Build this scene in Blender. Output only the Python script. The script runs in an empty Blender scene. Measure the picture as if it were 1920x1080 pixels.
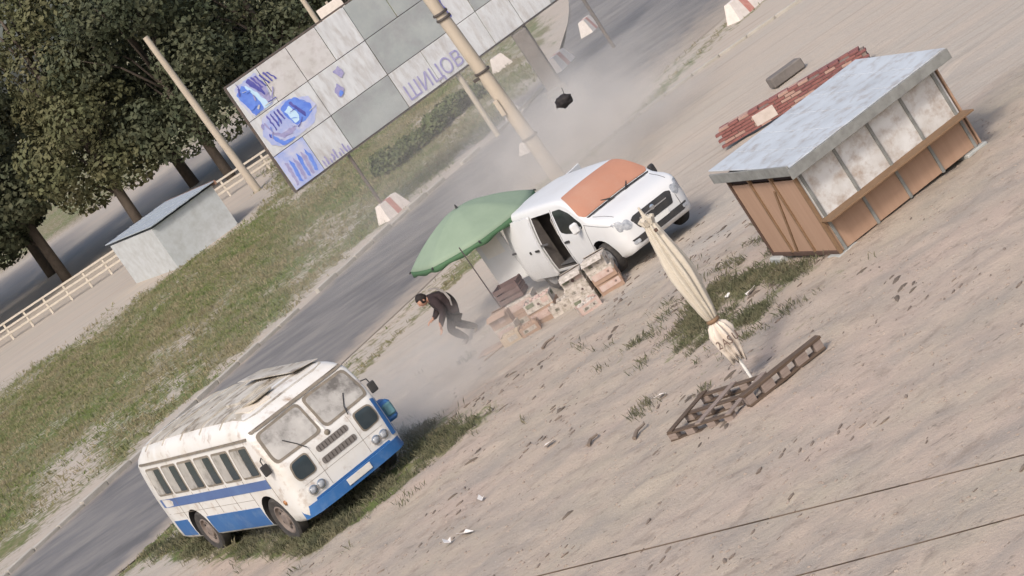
import bpy, bmesh, math, random
from mathutils import Vector, Matrix, noise
from mathutils.bvhtree import BVHTree
R = math.radians
random.seed(7)
S = bpy.context.scene
COL = S.collection

# ------------------------------------------------------------------ camera, sky, sun, exposure
cam = bpy.data.cameras.new('camera'); cam_o = bpy.data.objects.new('camera', cam); COL.objects.link(cam_o)
cam.sensor_width = 36.0; cam.lens = 4200 / 1920 * 36; cam.clip_start = 0.5; cam.clip_end = 4000
cam_o.matrix_world = Matrix.Translation((0, 0, 9.5)) @ Matrix.Rotation(R(90 - 11.2), 4, 'X') @ Matrix.Rotation(R(-33.8), 4, 'Z')
S.camera = cam_o
SUN_EL, SUN_AZ = 44, 205          # azimuth measured clockwise from +Y
w = bpy.data.worlds.new('World'); S.world = w; w.use_nodes = True
nt = w.node_tree; bg = nt.nodes['Background']
sky = nt.nodes.new('ShaderNodeTexSky'); sky.sky_type = 'NISHITA'; sky.sun_disc = False
sky.sun_elevation = R(SUN_EL); sky.sun_rotation = R(SUN_AZ); sky.air_density = 1.0; sky.dust_density = 4.0; sky.ozone_density = 0.6
nt.links.new(sky.outputs[0], bg.inputs[0]); bg.inputs[1].default_value = 0.13
sun = bpy.data.lights.new('sun', 'SUN'); sun.energy = 1.5; sun.angle = R(10); sun.color = (1.0, 0.93, 0.84)
sun_o = bpy.data.objects.new('sun', sun); COL.objects.link(sun_o)
sd = Vector((math.sin(R(SUN_AZ)) * math.cos(R(SUN_EL)), math.cos(R(SUN_AZ)) * math.cos(R(SUN_EL)), math.sin(R(SUN_EL))))
sun_o.rotation_euler = sd.to_track_quat('Z', 'Y').to_euler(); sun_o.location = sd * 60
S.view_settings.view_transform = 'Standard'; S.view_settings.look = 'None'; S.view_settings.gamma = 1
S.view_settings.use_curve_mapping = False; S.view_settings.exposure = 0.58
S.render.engine = 'CYCLES'

# ------------------------------------------------------------------ helpers
def tag(o, label=None, cat=None, group=None, kind=None):
    if label: o['label'] = label
    if cat: o['category'] = cat
    if group: o['group'] = group
    if kind: o['kind'] = kind
    return o

def srgb(r, g, b):
    f = lambda c: (c / 255 / 12.92) if c / 255 <= .04045 else ((c / 255 + .055) / 1.055) ** 2.4
    return (f(r), f(g), f(b), 1)

def mat(name, col, rough=.7, col2=None, scale=6, amt=.5, bump=0, bscale=None, metal=0, spec=.4, stretch=None, col3=None, scale3=1.5, lo=.4, hi=.68, trans=0):
    m = bpy.data.materials.new(name); m.use_nodes = True
    N = m.node_tree.nodes; L = m.node_tree.links; p = N['Principled BSDF']
    p.inputs['Roughness'].default_value = rough; p.inputs['Metallic'].default_value = metal
    p.inputs['Specular IOR Level'].default_value = spec
    col = (*col[:3], 1); p.inputs['Base Color'].default_value = col
    if trans: p.inputs['Transmission Weight'].default_value = trans
    tc = N.new('ShaderNodeTexCoord'); mp = N.new('ShaderNodeMapping'); L.new(tc.outputs['Object'], mp.inputs[0])
    if stretch: mp.inputs['Rotation'].default_value = (0, 0, stretch[0]); mp.inputs['Scale'].default_value = stretch[1]
    last = None
    def layer(a, b, sc, am, l0, h0):
        n = N.new('ShaderNodeTexNoise'); n.inputs['Scale'].default_value = sc; n.inputs['Detail'].default_value = 8; n.inputs['Roughness'].default_value = .65
        L.new(mp.outputs[0], n.inputs['Vector'])
        r = N.new('ShaderNodeMapRange'); r.inputs[1].default_value = l0; r.inputs[2].default_value = h0; r.inputs[4].default_value = am
        L.new(n.outputs[0], r.inputs[0])
        x = N.new('ShaderNodeMix'); x.data_type = 'RGBA'; L.new(r.outputs[0], x.inputs[0])
        if hasattr(a, 'node'): L.new(a, x.inputs[6])
        else: x.inputs[6].default_value = a
        x.inputs[7].default_value = (*b[:3], 1)
        return x.outputs[2]
    if col2: last = layer(col, col2, scale, amt, lo, hi)
    if col3: last = layer(last if last else col, col3, scale3, amt, lo + .08, hi)
    if last: L.new(last, p.inputs['Base Color'])
    if bump:
        n = N.new('ShaderNodeTexNoise'); n.inputs['Scale'].default_value = bscale or scale * 4; n.inputs['Detail'].default_value = 6
        L.new(mp.outputs[0], n.inputs['Vector'])
        b = N.new('ShaderNodeBump'); b.inputs['Strength'].default_value = 1; b.inputs['Distance'].default_value = bump
        L.new(n.outputs[0], b.inputs['Height']); L.new(b.outputs[0], p.inputs['Normal'])
    return m

class MB:
    def __init__(s): s.bm = bmesh.new()
    def box(s, c, d, rot=None, bev=0, taper=None, mi=0):
        g = bmesh.new(); bmesh.ops.create_cube(g, size=1)
        for v in g.verts:
            k = taper if (taper and v.co.z > 0) else (1, 1)
            v.co = Vector((v.co.x * d[0] * k[0], v.co.y * d[1] * k[1], v.co.z * d[2]))
        if bev: bmesh.ops.bevel(g, geom=g.edges[:], offset=bev, segments=1, affect='EDGES')
        M = Matrix.Translation(c) @ (rot if rot else Matrix())
        g.transform(M); s._add(g, mi); return s
    def _add(s, g, mi=0):
        me = bpy.data.meshes.new('tmp'); g.to_mesh(me); g.free()
        n0 = len(s.bm.faces); s.bm.from_mesh(me); bpy.data.meshes.remove(me)
        if mi:
            s.bm.faces.ensure_lookup_table()
            for f in s.bm.faces[n0:]: f.material_index = mi
    def cyl(s, p0, p1, r0, r1=None, n=10, caps=True, mi=0):
        r1 = r0 if r1 is None else r1; p0 = Vector(p0); p1 = Vector(p1); z = (p1 - p0).normalized()
        x = z.orthogonal().normalized(); y = z.cross(x); bm = s.bm
        a = []; b = []
        for i in range(n):
            t = 2 * math.pi * i / n; d = x * math.cos(t) + y * math.sin(t)
            a.append(bm.verts.new(p0 + d * r0)); b.append(bm.verts.new(p1 + d * r1))
        for i in range(n):
            f = bm.faces.new((a[i], a[(i + 1) % n], b[(i + 1) % n], b[i])); f.material_index = mi
        if caps:
            bm.faces.new(a[::-1]).material_index = mi; bm.faces.new(b).material_index = mi
        return s
    def tube(s, pts, r, n=6, mi=0):
        for i in range(len(pts) - 1): s.cyl(pts[i], pts[i + 1], r if not isinstance(r, list) else r[i], r if not isinstance(r, list) else r[i + 1], n, True, mi)
        return s
    def lathe(s, prof, axis='Z', n=24, c=(0, 0, 0), fr=None, mi=0):
        # prof: list of (r, h); fr(theta, h)->radius factor
        bm = s.bm; c = Vector(c); rows = []
        for r, h in prof:
            row = []
            for i in range(n):
                t = 2 * math.pi * i / n; k = r * (fr(t, h) if fr else 1)
                a, b = k * math.cos(t), k * math.sin(t)
                row.append(bm.verts.new(c + (Vector((a, b, h)) if axis == 'Z' else Vector((a, h, b)) if axis == 'Y' else Vector((h, a, b)))))
            rows.append(row)
        for j in range(len(rows) - 1):
            for i in range(n):
                f = bm.faces.new((rows[j][i], rows[j][(i + 1) % n], rows[j + 1][(i + 1) % n], rows[j + 1][i])); f.material_index = mi
        return s
    def face(s, pts, mi=0):
        f = s.bm.faces.new([s.bm.verts.new(Vector(p)) for p in pts]); f.material_index = mi; return s
    def build(s, name, mats, parent=None, smooth=False, loc=None, rotz=None, angle=None):
        bmesh.ops.recalc_face_normals(s.bm, faces=s.bm.faces[:])
        me = bpy.data.meshes.new(name); s.bm.to_mesh(me); s.bm.free()
        for m in (mats if isinstance(mats, (list, tuple)) else [mats]): me.materials.append(m)
        if smooth:
            for p in me.polygons: p.use_smooth = True
            if angle: me.set_sharp_from_angle(angle=R(angle))
        o = bpy.data.objects.new(name, me); COL.objects.link(o)
        if parent: o.parent = parent
        if loc is not None: o.location = loc
        if rotz is not None: o.rotation_euler.z = rotz
        return o

def empty(name, loc=(0, 0, 0), M=None):
    o = bpy.data.objects.new(name, None); COL.objects.link(o); o.empty_display_size = .2
    if M is not None: o.matrix_world = M
    else: o.location = loc
    return o
def copy_tree(o, parent=None):
    c = o.copy(); COL.objects.link(c); c.parent = parent
    for ch in [x for x in bpy.data.objects if x.parent == o]: copy_tree(ch, c)
    return c
def from_py(name, v, f, mats, parent=None, smooth=False, mi=None):
    me = bpy.data.meshes.new(name); me.from_pydata(v, [], f)
    for m in (mats if isinstance(mats, (list, tuple)) else [mats]): me.materials.append(m)
    if mi: me.polygons.foreach_set('material_index', mi)
    if smooth: me.polygons.foreach_set('use_smooth', [True] * len(me.polygons))
    o = bpy.data.objects.new(name, me); COL.objects.link(o)
    if parent: o.parent = parent
    return o

def rpoly(pts, r=.04, seg=3):
    out = []; n = len(pts)
    for i in range(n):
        p = Vector(pts[i]); a = (Vector(pts[i - 1]) - p); b = (Vector(pts[(i + 1) % n]) - p)
        d = min(r, a.length * .45, b.length * .45); s = p + a.normalized() * d; e = p + b.normalized() * d
        for k in range(seg + 1):
            t = k / seg; out.append((1 - t) ** 2 * s + 2 * t * (1 - t) * p + t * t * e)
    return out
def densify(P, step):
    out = []
    for i in range(len(P)):
        a, b = Vector(P[i]), Vector(P[(i + 1) % len(P)]); k = max(1, int((b - a).length / step))
        for j in range(k): out.append(a.lerp(b, j / k))
    return out

# ------------------------------------------------------------------ terrain
def gbase(y):
    t = 46 - y
    if t < -3: return 0.
    if t < 3: return .045 * (t + 3) ** 2 / 12
    return .045 * t
ROAD_FAR = [(-60, 4), (-34, 32), (-18.5, 48), (-7.57, 60), (-1.52, 66.4), (2.6, 70.2), (4.6, 73.0), (6.4, 77.5), (7.6, 84), (9.5, 100), (14, 140)]
ROAD_NEAR = [(-48, -4), (-27, 25), (-12.5, 43.2), (-4.3, 51.8), (-2.0, 54.0), (1.2, 57.0), (4.4, 59.4), (7.4, 62.2), (10.3, 64.3), (16, 68), (32, 78)]
def d_poly(x, y, P):
    best = 1e9; sg = 1
    for (ax, ay), (bx, by) in zip(P, P[1:]):
        dx, dy = bx - ax, by - ay; t = max(0, min(1, ((x - ax) * dx + (y - ay) * dy) / (dx * dx + dy * dy)))
        ex, ey = x - ax - t * dx, y - ay - t * dy; d = ex * ex + ey * ey
        if d < best: best = d; sg = 1 if dx * ey - dy * ex > 0 else -1
    return math.sqrt(best) * sg          # >0 left of the line (far side)
RU, RV = Vector((.70, .714, 0)), Vector((-.714, .70, 0))     # along / across the road
def sstep(a, b, x):
    t = max(0, min(1, (x - a) / (b - a))); return t * t * (3 - 2 * t)
def relief(x, y):
    a, b = x * RU.x + y * RU.y, x * RV.x + y * RV.y
    near = sstep(54, 46, y)
    h = .035 * noise.noise((a * .6, b * .8, 3.1)) * near
    h += .028 * noise.noise((x * 1.7, y * 1.7, 7)) * near
    h += .020 * noise.noise((a * 2.7, b * 2.9, 1)) * near
    h += .020 * noise.noise((x * 3.1, y * 2.6, 21)) * near * sstep(43, 40, y)
    if near > 0 and -7 < x < 9:
        h += .075 * sstep(40.9, 39.9, y + .55 * noise.noise((x * 1.1, 2, 8))) * near - .075 * near      # lip between the dust track and the rough lot
        wob = .35 * noise.noise((a * .22, 5, 1))
        for b0, dp in ((22.2, .03), (23.75, .03), (26.1, .02), (27.6, .02)):   # tyre ruts along the lot
            q = (b - b0 - wob) / .16
            if abs(q) < 4: h += dp * (-math.exp(-q * q) + .45 * math.exp(-(abs(q) - 1.9) ** 2)) * (.55 + .6 * noise.noise((a * .5, b0, 3)))
    return h
def gz(x, y): return gbase(y) + relief(x, y)
def spread(a, b, step, lo, hi, grow=1.35):
    L = []; v = a
    while v <= b + 1e-6: L.append(v); v += step
    s = step; v = a; left = []
    while v > lo: s *= grow; v -= s; left.append(v)
    s = step; v = L[-1]; right = []
    while v < hi: s *= grow; v += s; right.append(v)
    return left[::-1] + L + right
xs = spread(-12, 8.5, .14, -900, 900)
ys = [y for y in spread(15, 50, .14, -300, 49.9)if y <= 50] + [y for y in spread(50.3, 112, .42, 50.2, 1500) if y > 50.1]
def bankline(x):      # pixel-read line in plan where the smooth dust track meets the rough dirt
    return 39.6 + .75 * noise.noise((x * .6, 4, 2)) + (.5 if x > -1.5 else .0)
def zone(x, y):
    """grass cover 0..1, smooth dust 0..1"""
    n = noise.noise((x * .35, y * .2, 2)) ; n2 = noise.noise((x * 1.3, y * .7, 9))
    a, b = x * RU.x + y * RU.y, x * RV.x + y * RV.y
    gr = 0
    df = d_poly(x, y, ROAD_FAR)
    if df > 0:
        gr = .62 + .45 * n + .3 * n2
        gr *= sstep(.1, 2.2, df + n2)
        # bare soil at the far left end of the field
        gr -= sstep(-4.5, -9, x) * sstep(86, 96, y) * 1.0
        gr += .5 * math.exp(-((y - 81 - .35 * (x + 5)) / 4.5) ** 2) * sstep(1.5, -3, x)
    elif y < 52:
        # weeds along the bus
        bx, by = x + 4.05, y - 37.6; u = bx * .42 - by * .907; v = bx * .907 + by * .42   # bus axes: u forward, v to its left
        k = math.exp(-(max(0, u - .45) / .55) ** 2) * math.exp(-(max(0, v - 1.9) / .8) ** 2) * math.exp(-(max(0, -v - 1.35) / .45) ** 2)
        gr = k * (.78 + .8 * n2 + .3 * noise.noise((a, b * 3, 4)))
        # clump by the kiosk
        k2 = math.exp(-((x - 2.75) / 1.35) ** 2 - ((y - 34.6) / 3.0) ** 2)
        gr = max(gr, k2 * (.62 + .9 * n2 + .5 * noise.noise((a * .8, b * 3, 4))))
        # verge strip by the road
    if -1.9 < d_poly(x, y, ROAD_NEAR) < 0 :
        gr = max(gr, .38 + .45 * noise.noise((a * .25, b * 1.5, 5)))
    dn = sstep(38.6, 42.5, y + .9 * n + .35 * (x if x > -1 else -1)) 
    return max(0, min(1, gr)), dn
V = []; F = []; ga = []; da = []
for y in ys:
    for x in xs:
        V.append((x, y, gz(x, y) if -2 < y < 60 else gbase(max(y, -30)))); g_, d_ = zone(x, y) if (-40 < x < 30 and 5 < y < 150) else (.6 if y > 60 else 0, 0); ga.append(g_); da.append(d_)
nx = len(xs)
for j in range(len(ys) - 1):
    for i in range(nx - 1): F.append((j * nx + i, j * nx + i + 1, (j + 1) * nx + i + 1, (j + 1) * nx + i))

def ground_material():
    m = bpy.data.materials.new('dirt_and_field'); m.use_nodes = True; N = m.node_tree.nodes; L = m.node_tree.links; p = N['Principled BSDF']
    p.inputs['Roughness'].default_value = .95; p.inputs['Specular IOR Level'].default_value = .15
    geo = N.new('ShaderNodeNewGeometry')
    def noi(scale, rot=0, sc=(1, 1, 1), det=8, rough=.62):
        mp = N.new('ShaderNodeMapping'); mp.inputs['Rotation'].default_value = (0, 0, rot); mp.inputs['Scale'].default_value = sc
        L.new(geo.outputs['Position'], mp.inputs[0]); n = N.new('ShaderNodeTexNoise'); n.inputs['Scale'].default_value = scale; n.inputs['Detail'].default_value = det; n.inputs['Roughness'].default_value = rough
        L.new(mp.outputs[0], n.inputs['Vector']); return n.outputs[0]
    def rng(s, a, b, c=0, d=1):
        r = N.new('ShaderNodeMapRange'); r.inputs[1].default_value = a; r.inputs[2].default_value = b; r.inputs[3].default_value = c; r.inputs[4].default_value = d; L.new(s, r.inputs[0]); return r.outputs[0]
    def mix(f, a, b):
        x = N.new('ShaderNodeMix'); x.data_type = 'RGBA'
        if isinstance(f, float): x.inputs[0].default_value = f
        else: L.new(f, x.inputs[0])
        for s, i in ((a, 6), (b, 7)):
            if isinstance(s, tuple): x.inputs[i].default_value = s
            else: L.new(s, x.inputs[i])
        return x.outputs[2]
    def math_(op, a, b):
        q = N.new('ShaderNodeMath'); q.operation = op
        for s, i in ((a, 0), (b, 1)):
            if isinstance(s, (int, float)): q.inputs[i].default_value = s
            else: L.new(s, q.inputs[i])
        return q.outputs[0]
    # bare dirt: pinkish buff with greyer, yellower and dark trodden patches, drawn out along the way people drive
    along = R(-45)
    c = mix(rng(noi(.35), .4, .62), (.405, .325, .27, 1), (.38, .325, .26, 1))
    c = mix(rng(noi(.9, along, (.75, 1.1, 1)), .45, .66, 0, .85), c, (.30, .265, .23, 1))
    c = mix(rng(noi(.55, along, (.8, 1.1, 1)), .54, .68, 0, .6), c, (.43, .355, .29, 1))
    c = mix(rng(noi(2.6, along, (.9, 1.1, 1)), .55, .70, 0, .8), c, (.25, .205, .17, 1))
    c = mix(rng(noi(8, along, (.75, 1.3, 1)), .60, .72, 0, .8), c, (.14, .115, .095, 1))
    c = mix(rng(noi(20), .60, .70, 0, .65), c, (.48, .42, .37, 1))
    c = mix(rng(noi(13), .64, .72, 0, .6), c, (.17, .145, .125, 1))
    # smooth wind-blown dust track
    at = N.new('ShaderNodeAttribute'); at.attribute_name = 'dust'
    cd = mix(rng(noi(.5, along, (.25, 1.5, 1)), .4, .65), (.385, .345, .30, 1), (.415, .355, .30, 1))
    cd = mix(rng(noi(2.4, along, (.12, 2.2, 1)), .52, .72, 0, .55), cd, (.25, .22, .185, 1))
    c = mix(rng(math_('ADD', at.outputs['Fac'], rng(noi(2.2), .3, .7, -.3, .3)), .35, .7), c, cd)
    # grass cover
    ag = N.new('ShaderNodeAttribute'); ag.attribute_name = 'grass'
    gc = mix(rng(noi(.4, R(20), (1, .5, 1)), .42, .58), (.17, .155, .085, 1), (.105, .135, .045, 1))
    gc = mix(rng(noi(5, R(20), (1, .5, 1)), .45, .7, 0, .8), gc, (.24, .205, .13, 1))
    gc = mix(rng(noi(3.2), .56, .7, 0, .7), gc, (.055, .07, .03, 1))
    c = mix(rng(math_('ADD', ag.outputs['Fac'], rng(noi(4.5), .25, .75, -.45, .45)), .3, .62), c, gc)
    L.new(c, p.inputs['Base Color'])
    b = N.new('ShaderNodeBump'); b.inputs['Distance'].default_value = .042; b.inputs['Strength'].default_value = .75
    h = math_('ADD', noi(4, along, (.85, 1.2, 1)), math_('MULTIPLY', noi(24), .4)); L.new(h, b.inputs['Height']); L.new(b.outputs[0], p.inputs['Normal'])
    return m
M_GROUND = ground_material()
gro = from_py('ground', V, F, M_GROUND, smooth=True); tag(gro, kind='structure')
for nm, arr in (('grass', ga), ('dust', da)):
    at = gro.data.attributes.new(nm, 'FLOAT', 'POINT'); at.data.foreach_set('value', arr)

# road
M_ASPH = mat('asphalt', (.15, .146, .148), .9, (.22, .208, .195), 1.2, .85, .012, 40, col3=(.105, .103, .107), scale3=.5, stretch=(R(-45), (.45, 1.2, 1)), spec=.2, hi=.64)
def resample(P, n):
    L = [0]
    for a, b in zip(P, P[1:]): L.append(L[-1] + math.dist(a, b))
    out = []
    for i in range(n):
        t = L[-1] * i / (n - 1); k = max(j for j in range(len(P) - 1) if L[j] <= t + 1e-9); u = (t - L[k]) / (L[k + 1] - L[k])
        out.append((P[k][0] + (P[k + 1][0] - P[k][0]) * u, P[k][1] + (P[k + 1][1] - P[k][1]) * u))
    return out
nF = 120; A = resample(ROAD_FAR, nF); B = resample(ROAD_NEAR, nF); V = []; F = []
K = 9
for i in range(nF):
    for k in range(K):
        t = k / (K - 1); jit = .12 * noise.noise((i * .9, k, 1)) if k == K - 1 else 0
        x = A[i][0] * (1 - t) + B[i][0] * t + jit; y = A[i][1] * (1 - t) + B[i][1] * t - jit
        V.append((x, y, gbase(y) + relief(x, y) + .004 + (.05 if k not in (0, K - 1) else .012) * (1 if y < 55 else .45)))
for i in range(nF - 1):
    for k in range(K - 1): F.append((i * K + k, i * K + k + 1, (i + 1) * K + k + 1, (i + 1) * K + k))
rd = from_py('road', V, F, M_ASPH, smooth=True); tag(rd, kind='structure')
at = rd.data.attributes.new('edge', 'FLOAT', 'POINT'); at.data.foreach_set('value', [(.95 if k == K - 1 else .7 if k == 0 else .12 if k == K - 2 else .05) for i in range(nF) for k in range(K)])
N = M_ASPH.node_tree.nodes; L = M_ASPH.node_tree.links; p_ = N['Principled BSDF']; src = p_.inputs['Base Color'].links[0].from_socket
an = N.new('ShaderNodeAttribute'); an.attribute_name = 'edge'; nn = N.new('ShaderNodeTexNoise'); nn.inputs['Scale'].default_value = 1.6; nn.inputs['Detail'].default_value = 7; g2 = N.new('ShaderNodeNewGeometry'); L.new(g2.outputs['Position'], nn.inputs['Vector'])
ad = N.new('ShaderNodeMath'); ad.operation = 'ADD'; L.new(an.outputs['Fac'], ad.inputs[0]); L.new(nn.outputs[0], ad.inputs[1])
mr_ = N.new('ShaderNodeMapRange'); mr_.inputs[1].default_value = .75; mr_.inputs[2].default_value = 1.35; mr_.inputs[4].default_value = .9; L.new(ad.outputs[0], mr_.inputs[0])
mx_ = N.new('ShaderNodeMix'); mx_.data_type = 'RGBA'; mx_.inputs[7].default_value = (.33, .285, .24, 1); L.new(mr_.outputs[0], mx_.inputs[0]); L.new(src, mx_.inputs[6]); L.new(mx_.outputs[2], p_.inputs['Base Color'])

# kerb of single stones on the far edge of the road
M_KERB = mat('kerb_concrete', (.40, .37, .33), .9, (.28, .26, .22), 3, .7, .008, 40)
kerb = empty('kerb', (0, 0, 0)); tag(kerb, kind='structure')
kp = resample(ROAD_FAR[2:7], 36)
for i in range(35):
    a, b = kp[i], kp[i + 1]; L_ = math.dist(a, b)
    if random.random() < .07: continue
    m = MB().box((0, 0, 0), (L_ - .03, .16, .26), bev=.012)
    o = m.build('kerb_stone', M_KERB, kerb, loc=((a[0] + b[0]) / 2, (a[1] + b[1]) / 2, gbase(a[1]) + random.uniform(-.03, .03)), rotz=math.atan2(b[1] - a[1], b[0] - a[0]) + random.uniform(-.02, .02))

kp = resample([(3.6, 57.0), (5.9, 58.0), (8.5, 58.5), (12.5, 58.7)], 11)      # low kerb between the verge and the lot, behind the van
for i in range(10):
    a, b = kp[i], kp[i + 1]; L_ = math.dist(a, b)
    MB().box((0, 0, 0), (L_ - .04, .14, .22), bev=.012).build('kerb_stone', M_KERB, kerb, loc=((a[0] + b[0]) / 2, (a[1] + b[1]) / 2, random.uniform(-.04, -.01)), rotz=math.atan2(b[1] - a[1], b[0] - a[0]) + random.uniform(-.02, .02))
# ------------------------------------------------------------------ hoarding across the road
M_FRAME = mat('hoarding_steel', (.09, .08, .075), .7, (.16, .10, .07), 8, .6)
M_WHITE = mat('panel_white', (.57, .585, .60), .75, (.42, .42, .43), 1.9, .9, col3=(.36, .33, .31), scale3=2.6, stretch=(0, (1.6, 1, .5)), hi=.74)
M_PINKW = mat('panel_pale', (.54, .525, .525), .75, (.47, .46, .44), 1.4, .8, col3=(.40, .37, .36), scale3=3)
M_GREYP = mat('panel_grey', (.30, .325, .325), .7, (.37, .39, .385), 1.3, .8, col3=(.25, .25, .26), scale3=.8)
M_BLUEP = mat('panel_bluewash', (.42, .45, .66), .75, (.25, .33, .62), 2.4, .9, col3=(.55, .55, .60), scale3=1.7)
M_BLUE = mat('paint_blue', (.10, .19, .62), .7, (.17, .30, .72), 3, .8)
M_NAVY = mat('paint_navy', (.06, .07, .30), .7, (.16, .14, .42), 4, .7)
M_LILAC = mat('paint_lilac', (.25, .24, .45), .75, (.40, .38, .52), 6, .8)
M_PALEBL = mat('paint_paleblue', (.50, .68, .82), .7, (.40, .60, .80), 3, .6)
hd = Vector((.9228, .3853, 0)); hn = Vector((.3853, -.9228, 0)); H0 = Vector((-3.74, 66.8, 0))
HM = Matrix.Translation(H0) @ Matrix(((hd.x, -hn.x, 0, 0), (hd.y, -hn.y, 0, 0), (0, 0, 1, 0), (0, 0, 0, 1)))   # local x along, y away from the road, z up
hb = empty('hoarding', M=HM); tag(hb, 'long three-row hoarding of white, grey and blue painted panels behind the road', 'hoarding')
rows = [(2.40, 3.585), (3.605, 4.835), (4.855, 6.05)]
cols = [0, 1.13, 2.27, 3.42, 4.56, 5.9, 7.05, 8.2, 9.4, 10.6, 11.9]
def panel(c0, c1, r, m):
    x0, x1 = cols[c0] + .012, cols[c1] - .012; z0, z1 = rows[r]
    mb = MB(); nxp = 6; dz = .012 * random.uniform(-1, 1)
    mb.box(((x0 + x1) / 2, dz, (z0 + z1) / 2), (x1 - x0, .03, z1 - z0), Matrix.Rotation(R(random.uniform(-.5, .5)), 4, 'Z'), bev=.006)
    return mb.build('panel', m, hb)
W, P_, Gp, Bw = M_WHITE, M_PINKW, M_GREYP, M_BLUEP
lay = {0: [(0, 1, Bw), (1, 2, W), (2, 4, Gp), (4, 5, W), (5, 6, W), (6, 7, W), (7, 8, W), (8, 9, W), (9, 10, Gp)],
       1: [(0, 2, W), (2, 4, W), (4, 6, Gp), (6, 7, W), (7, 8, Gp), (8, 10, W)],
       2: [(0, 1, W), (1, 2, P_), (2, 3, P_), (3, 4, W), (4, 5, Gp), (5, 6, Gp), (6, 7, W), (7, 9, W), (9, 10, Gp)]}
PAN = {}
for r, L_ in lay.items():
    for c0, c1, m in L_: PAN[(r, c0)] = panel(c0, c1, r, m)
fr = MB()
for z in (2.36, 3.595, 4.845, 6.09): fr.box((5.95, .06, z), (11.98, .06, .055))
fr.build('frame_rail', M_FRAME, hb)
for x in (-.02, 2.27, 4.56, 7.05, 9.4, 11.92):
    MB().box((x, .065, 4.22), (.06, .075, 3.68)).build('frame_upright', M_FRAME, hb)
M_POSTB = mat('post_beige', (.42, .37, .30), .85, (.30, .26, .21), 4, .6)
for x, m, r_ in ((2.10, M_FRAME, .05), (6.62, M_POSTB, .09), (9.45, M_FRAME, .06), (11.75, M_FRAME, .06)):
    MB().cyl((x, .2, -.3), (x, .2, 4.6), r_, r_, 10).build('post', m, hb, smooth=True, angle=40)
mb = MB()
for a, b in (((8.9, .2, 2.3), (9.45, .2, 1.2)), ((9.0, .2, .9), (9.45, .2, 2.3)), ((8.95, .25, 0), (8.95, .2, 2.36))): mb.cyl(a, b, .035, .035, 6)
mb.build('lattice_brace', M_POSTB, hb)
# paint on the panels: flat shapes 2 mm thick, proud of the sheet
def blob(pts, m, y=.032, name='painted_shape', par=None):
    D = densify(rpoly(pts, .05), .05); sd_ = pts[0][0] * 7.3
    D = [p + Vector((noise.noise((p.x * 9, p.y * 9, sd_)), noise.noise((p.x * 9, p.y * 9, sd_ + 5)))) * .035 for p in D]
    mb = MB(); f = mb.face([(p[0], -y, p[1]) for p in D])
    r = bmesh.ops.extrude_face_region(mb.bm, geom=mb.bm.faces[:])
    bmesh.ops.translate(mb.bm, verts=[v for v in r['geom'] if isinstance(v, bmesh.types.BMVert)], vec=(0, .006, 0))
    return mb.build(name, m, hb)
blob([(.14, 5.72), (.42, 5.86), (.58, 5.70), (.66, 5.3), (.60, 4.93), (.26, 4.9), (.22, 5.2), (.16, 5.4)], M_BLUE)
blob([(.47, 5.82), (.56, 5.80), (.82, 5.16), (.86, 4.92), (.66, 4.92), (.62, 5.3)], M_PALEBL, .036)
blob([(.62, 5.85), (.98, 5.92), (1.06, 5.55), (1.02, 5.1), (.86, 4.95), (.76, 5.35)], M_LILAC, .034)
blob([(.58, 5.86), (.72, 5.93), (.90, 5.45), (.92, 5.2), (.80, 5.4)], M_NAVY, .039)
for k in range(5):
    x = .8 + k * .13; blob([(x, 5.9 - .03 * k), (x + .05, 5.92 - .03 * k), (x + .17, 5.45), (x + .12, 5.45)], M_NAVY, .042)
blob([(1.02, 4.62), (1.30, 4.74), (1.62, 4.68), (1.94, 4.28), (1.88, 4.06), (1.52, 3.92), (1.2, 3.95), (1.08, 4.25)], M_BLUE)
blob([(1.1, 4.5), (1.3, 4.58), (1.42, 4.3), (1.38, 4.05), (1.2, 4.02)], M_PALEBL, .037)
blob([(1.34, 4.64), (1.42, 4.66), (1.66, 4.1), (1.58, 4.02)], M_NAVY, .037)
blob([(.18, 4.5), (.30, 4.62), (.42, 4.1), (.62, 3.86), (1.08, 3.86), (1.16, 3.98), (.95, 4.02), (.62, 4.02), (.46, 4.2), (.36, 4.6), (.26, 4.4)], M_LILAC)
blob([(.24, 4.2), (.34, 4.18), (.55, 3.8), (.95, 3.74), (.9, 3.68), (.46, 3.70)], M_BLUE, .037)
for k in range(4):
    x = .52 + k * .13; blob([(x, 4.7), (x + .05, 4.72), (x + .08, 4.2 + .04 * k), (x + .03, 4.18 + .04 * k)], M_NAVY, .035)
blob([(.16, 5.9), (1.0, 5.98), (1.08, 5.5), (.98, 4.92), (.2, 4.9), (.1, 5.4)], M_BLUEP, .030)
blob([(.10, 4.3), (.4, 4.76), (1.3, 4.78), (2.0, 4.5), (2.08, 4.1), (1.7, 3.72), (.5, 3.66), (.2, 3.9)], M_BLUEP, .030)
rs = random.Random(9)
for k in range(26):
    x = rs.uniform(.2, 1.9) if k < 14 else rs.uniform(.15, 1.0); z = rs.uniform(3.75, 4.6) if k < 14 else rs.uniform(4.95, 5.85); an_ = rs.uniform(-.9, 1.6); l_ = rs.uniform(.12, .35); c_, s_ = math.cos(an_) * l_, math.sin(an_) * l_; t_ = rs.uniform(.015, .04)
    z1_ = max(3.64, min(4.8, z + s_)) if k < 14 else max(4.9, min(6.0, z + s_))
    blob([(x, z), (x + t_, z - t_), (min(2.2, x + c_ + t_), z1_ - t_), (min(2.2, x + c_), z1_)], (M_NAVY, M_BLUE, M_LILAC, M_WHITE)[k % 4], .044 + .0005 * k)
blob([(3.08, 4.62), (3.34, 4.70), (3.40, 4.40), (3.22, 4.34)], M_LILAC)
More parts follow.
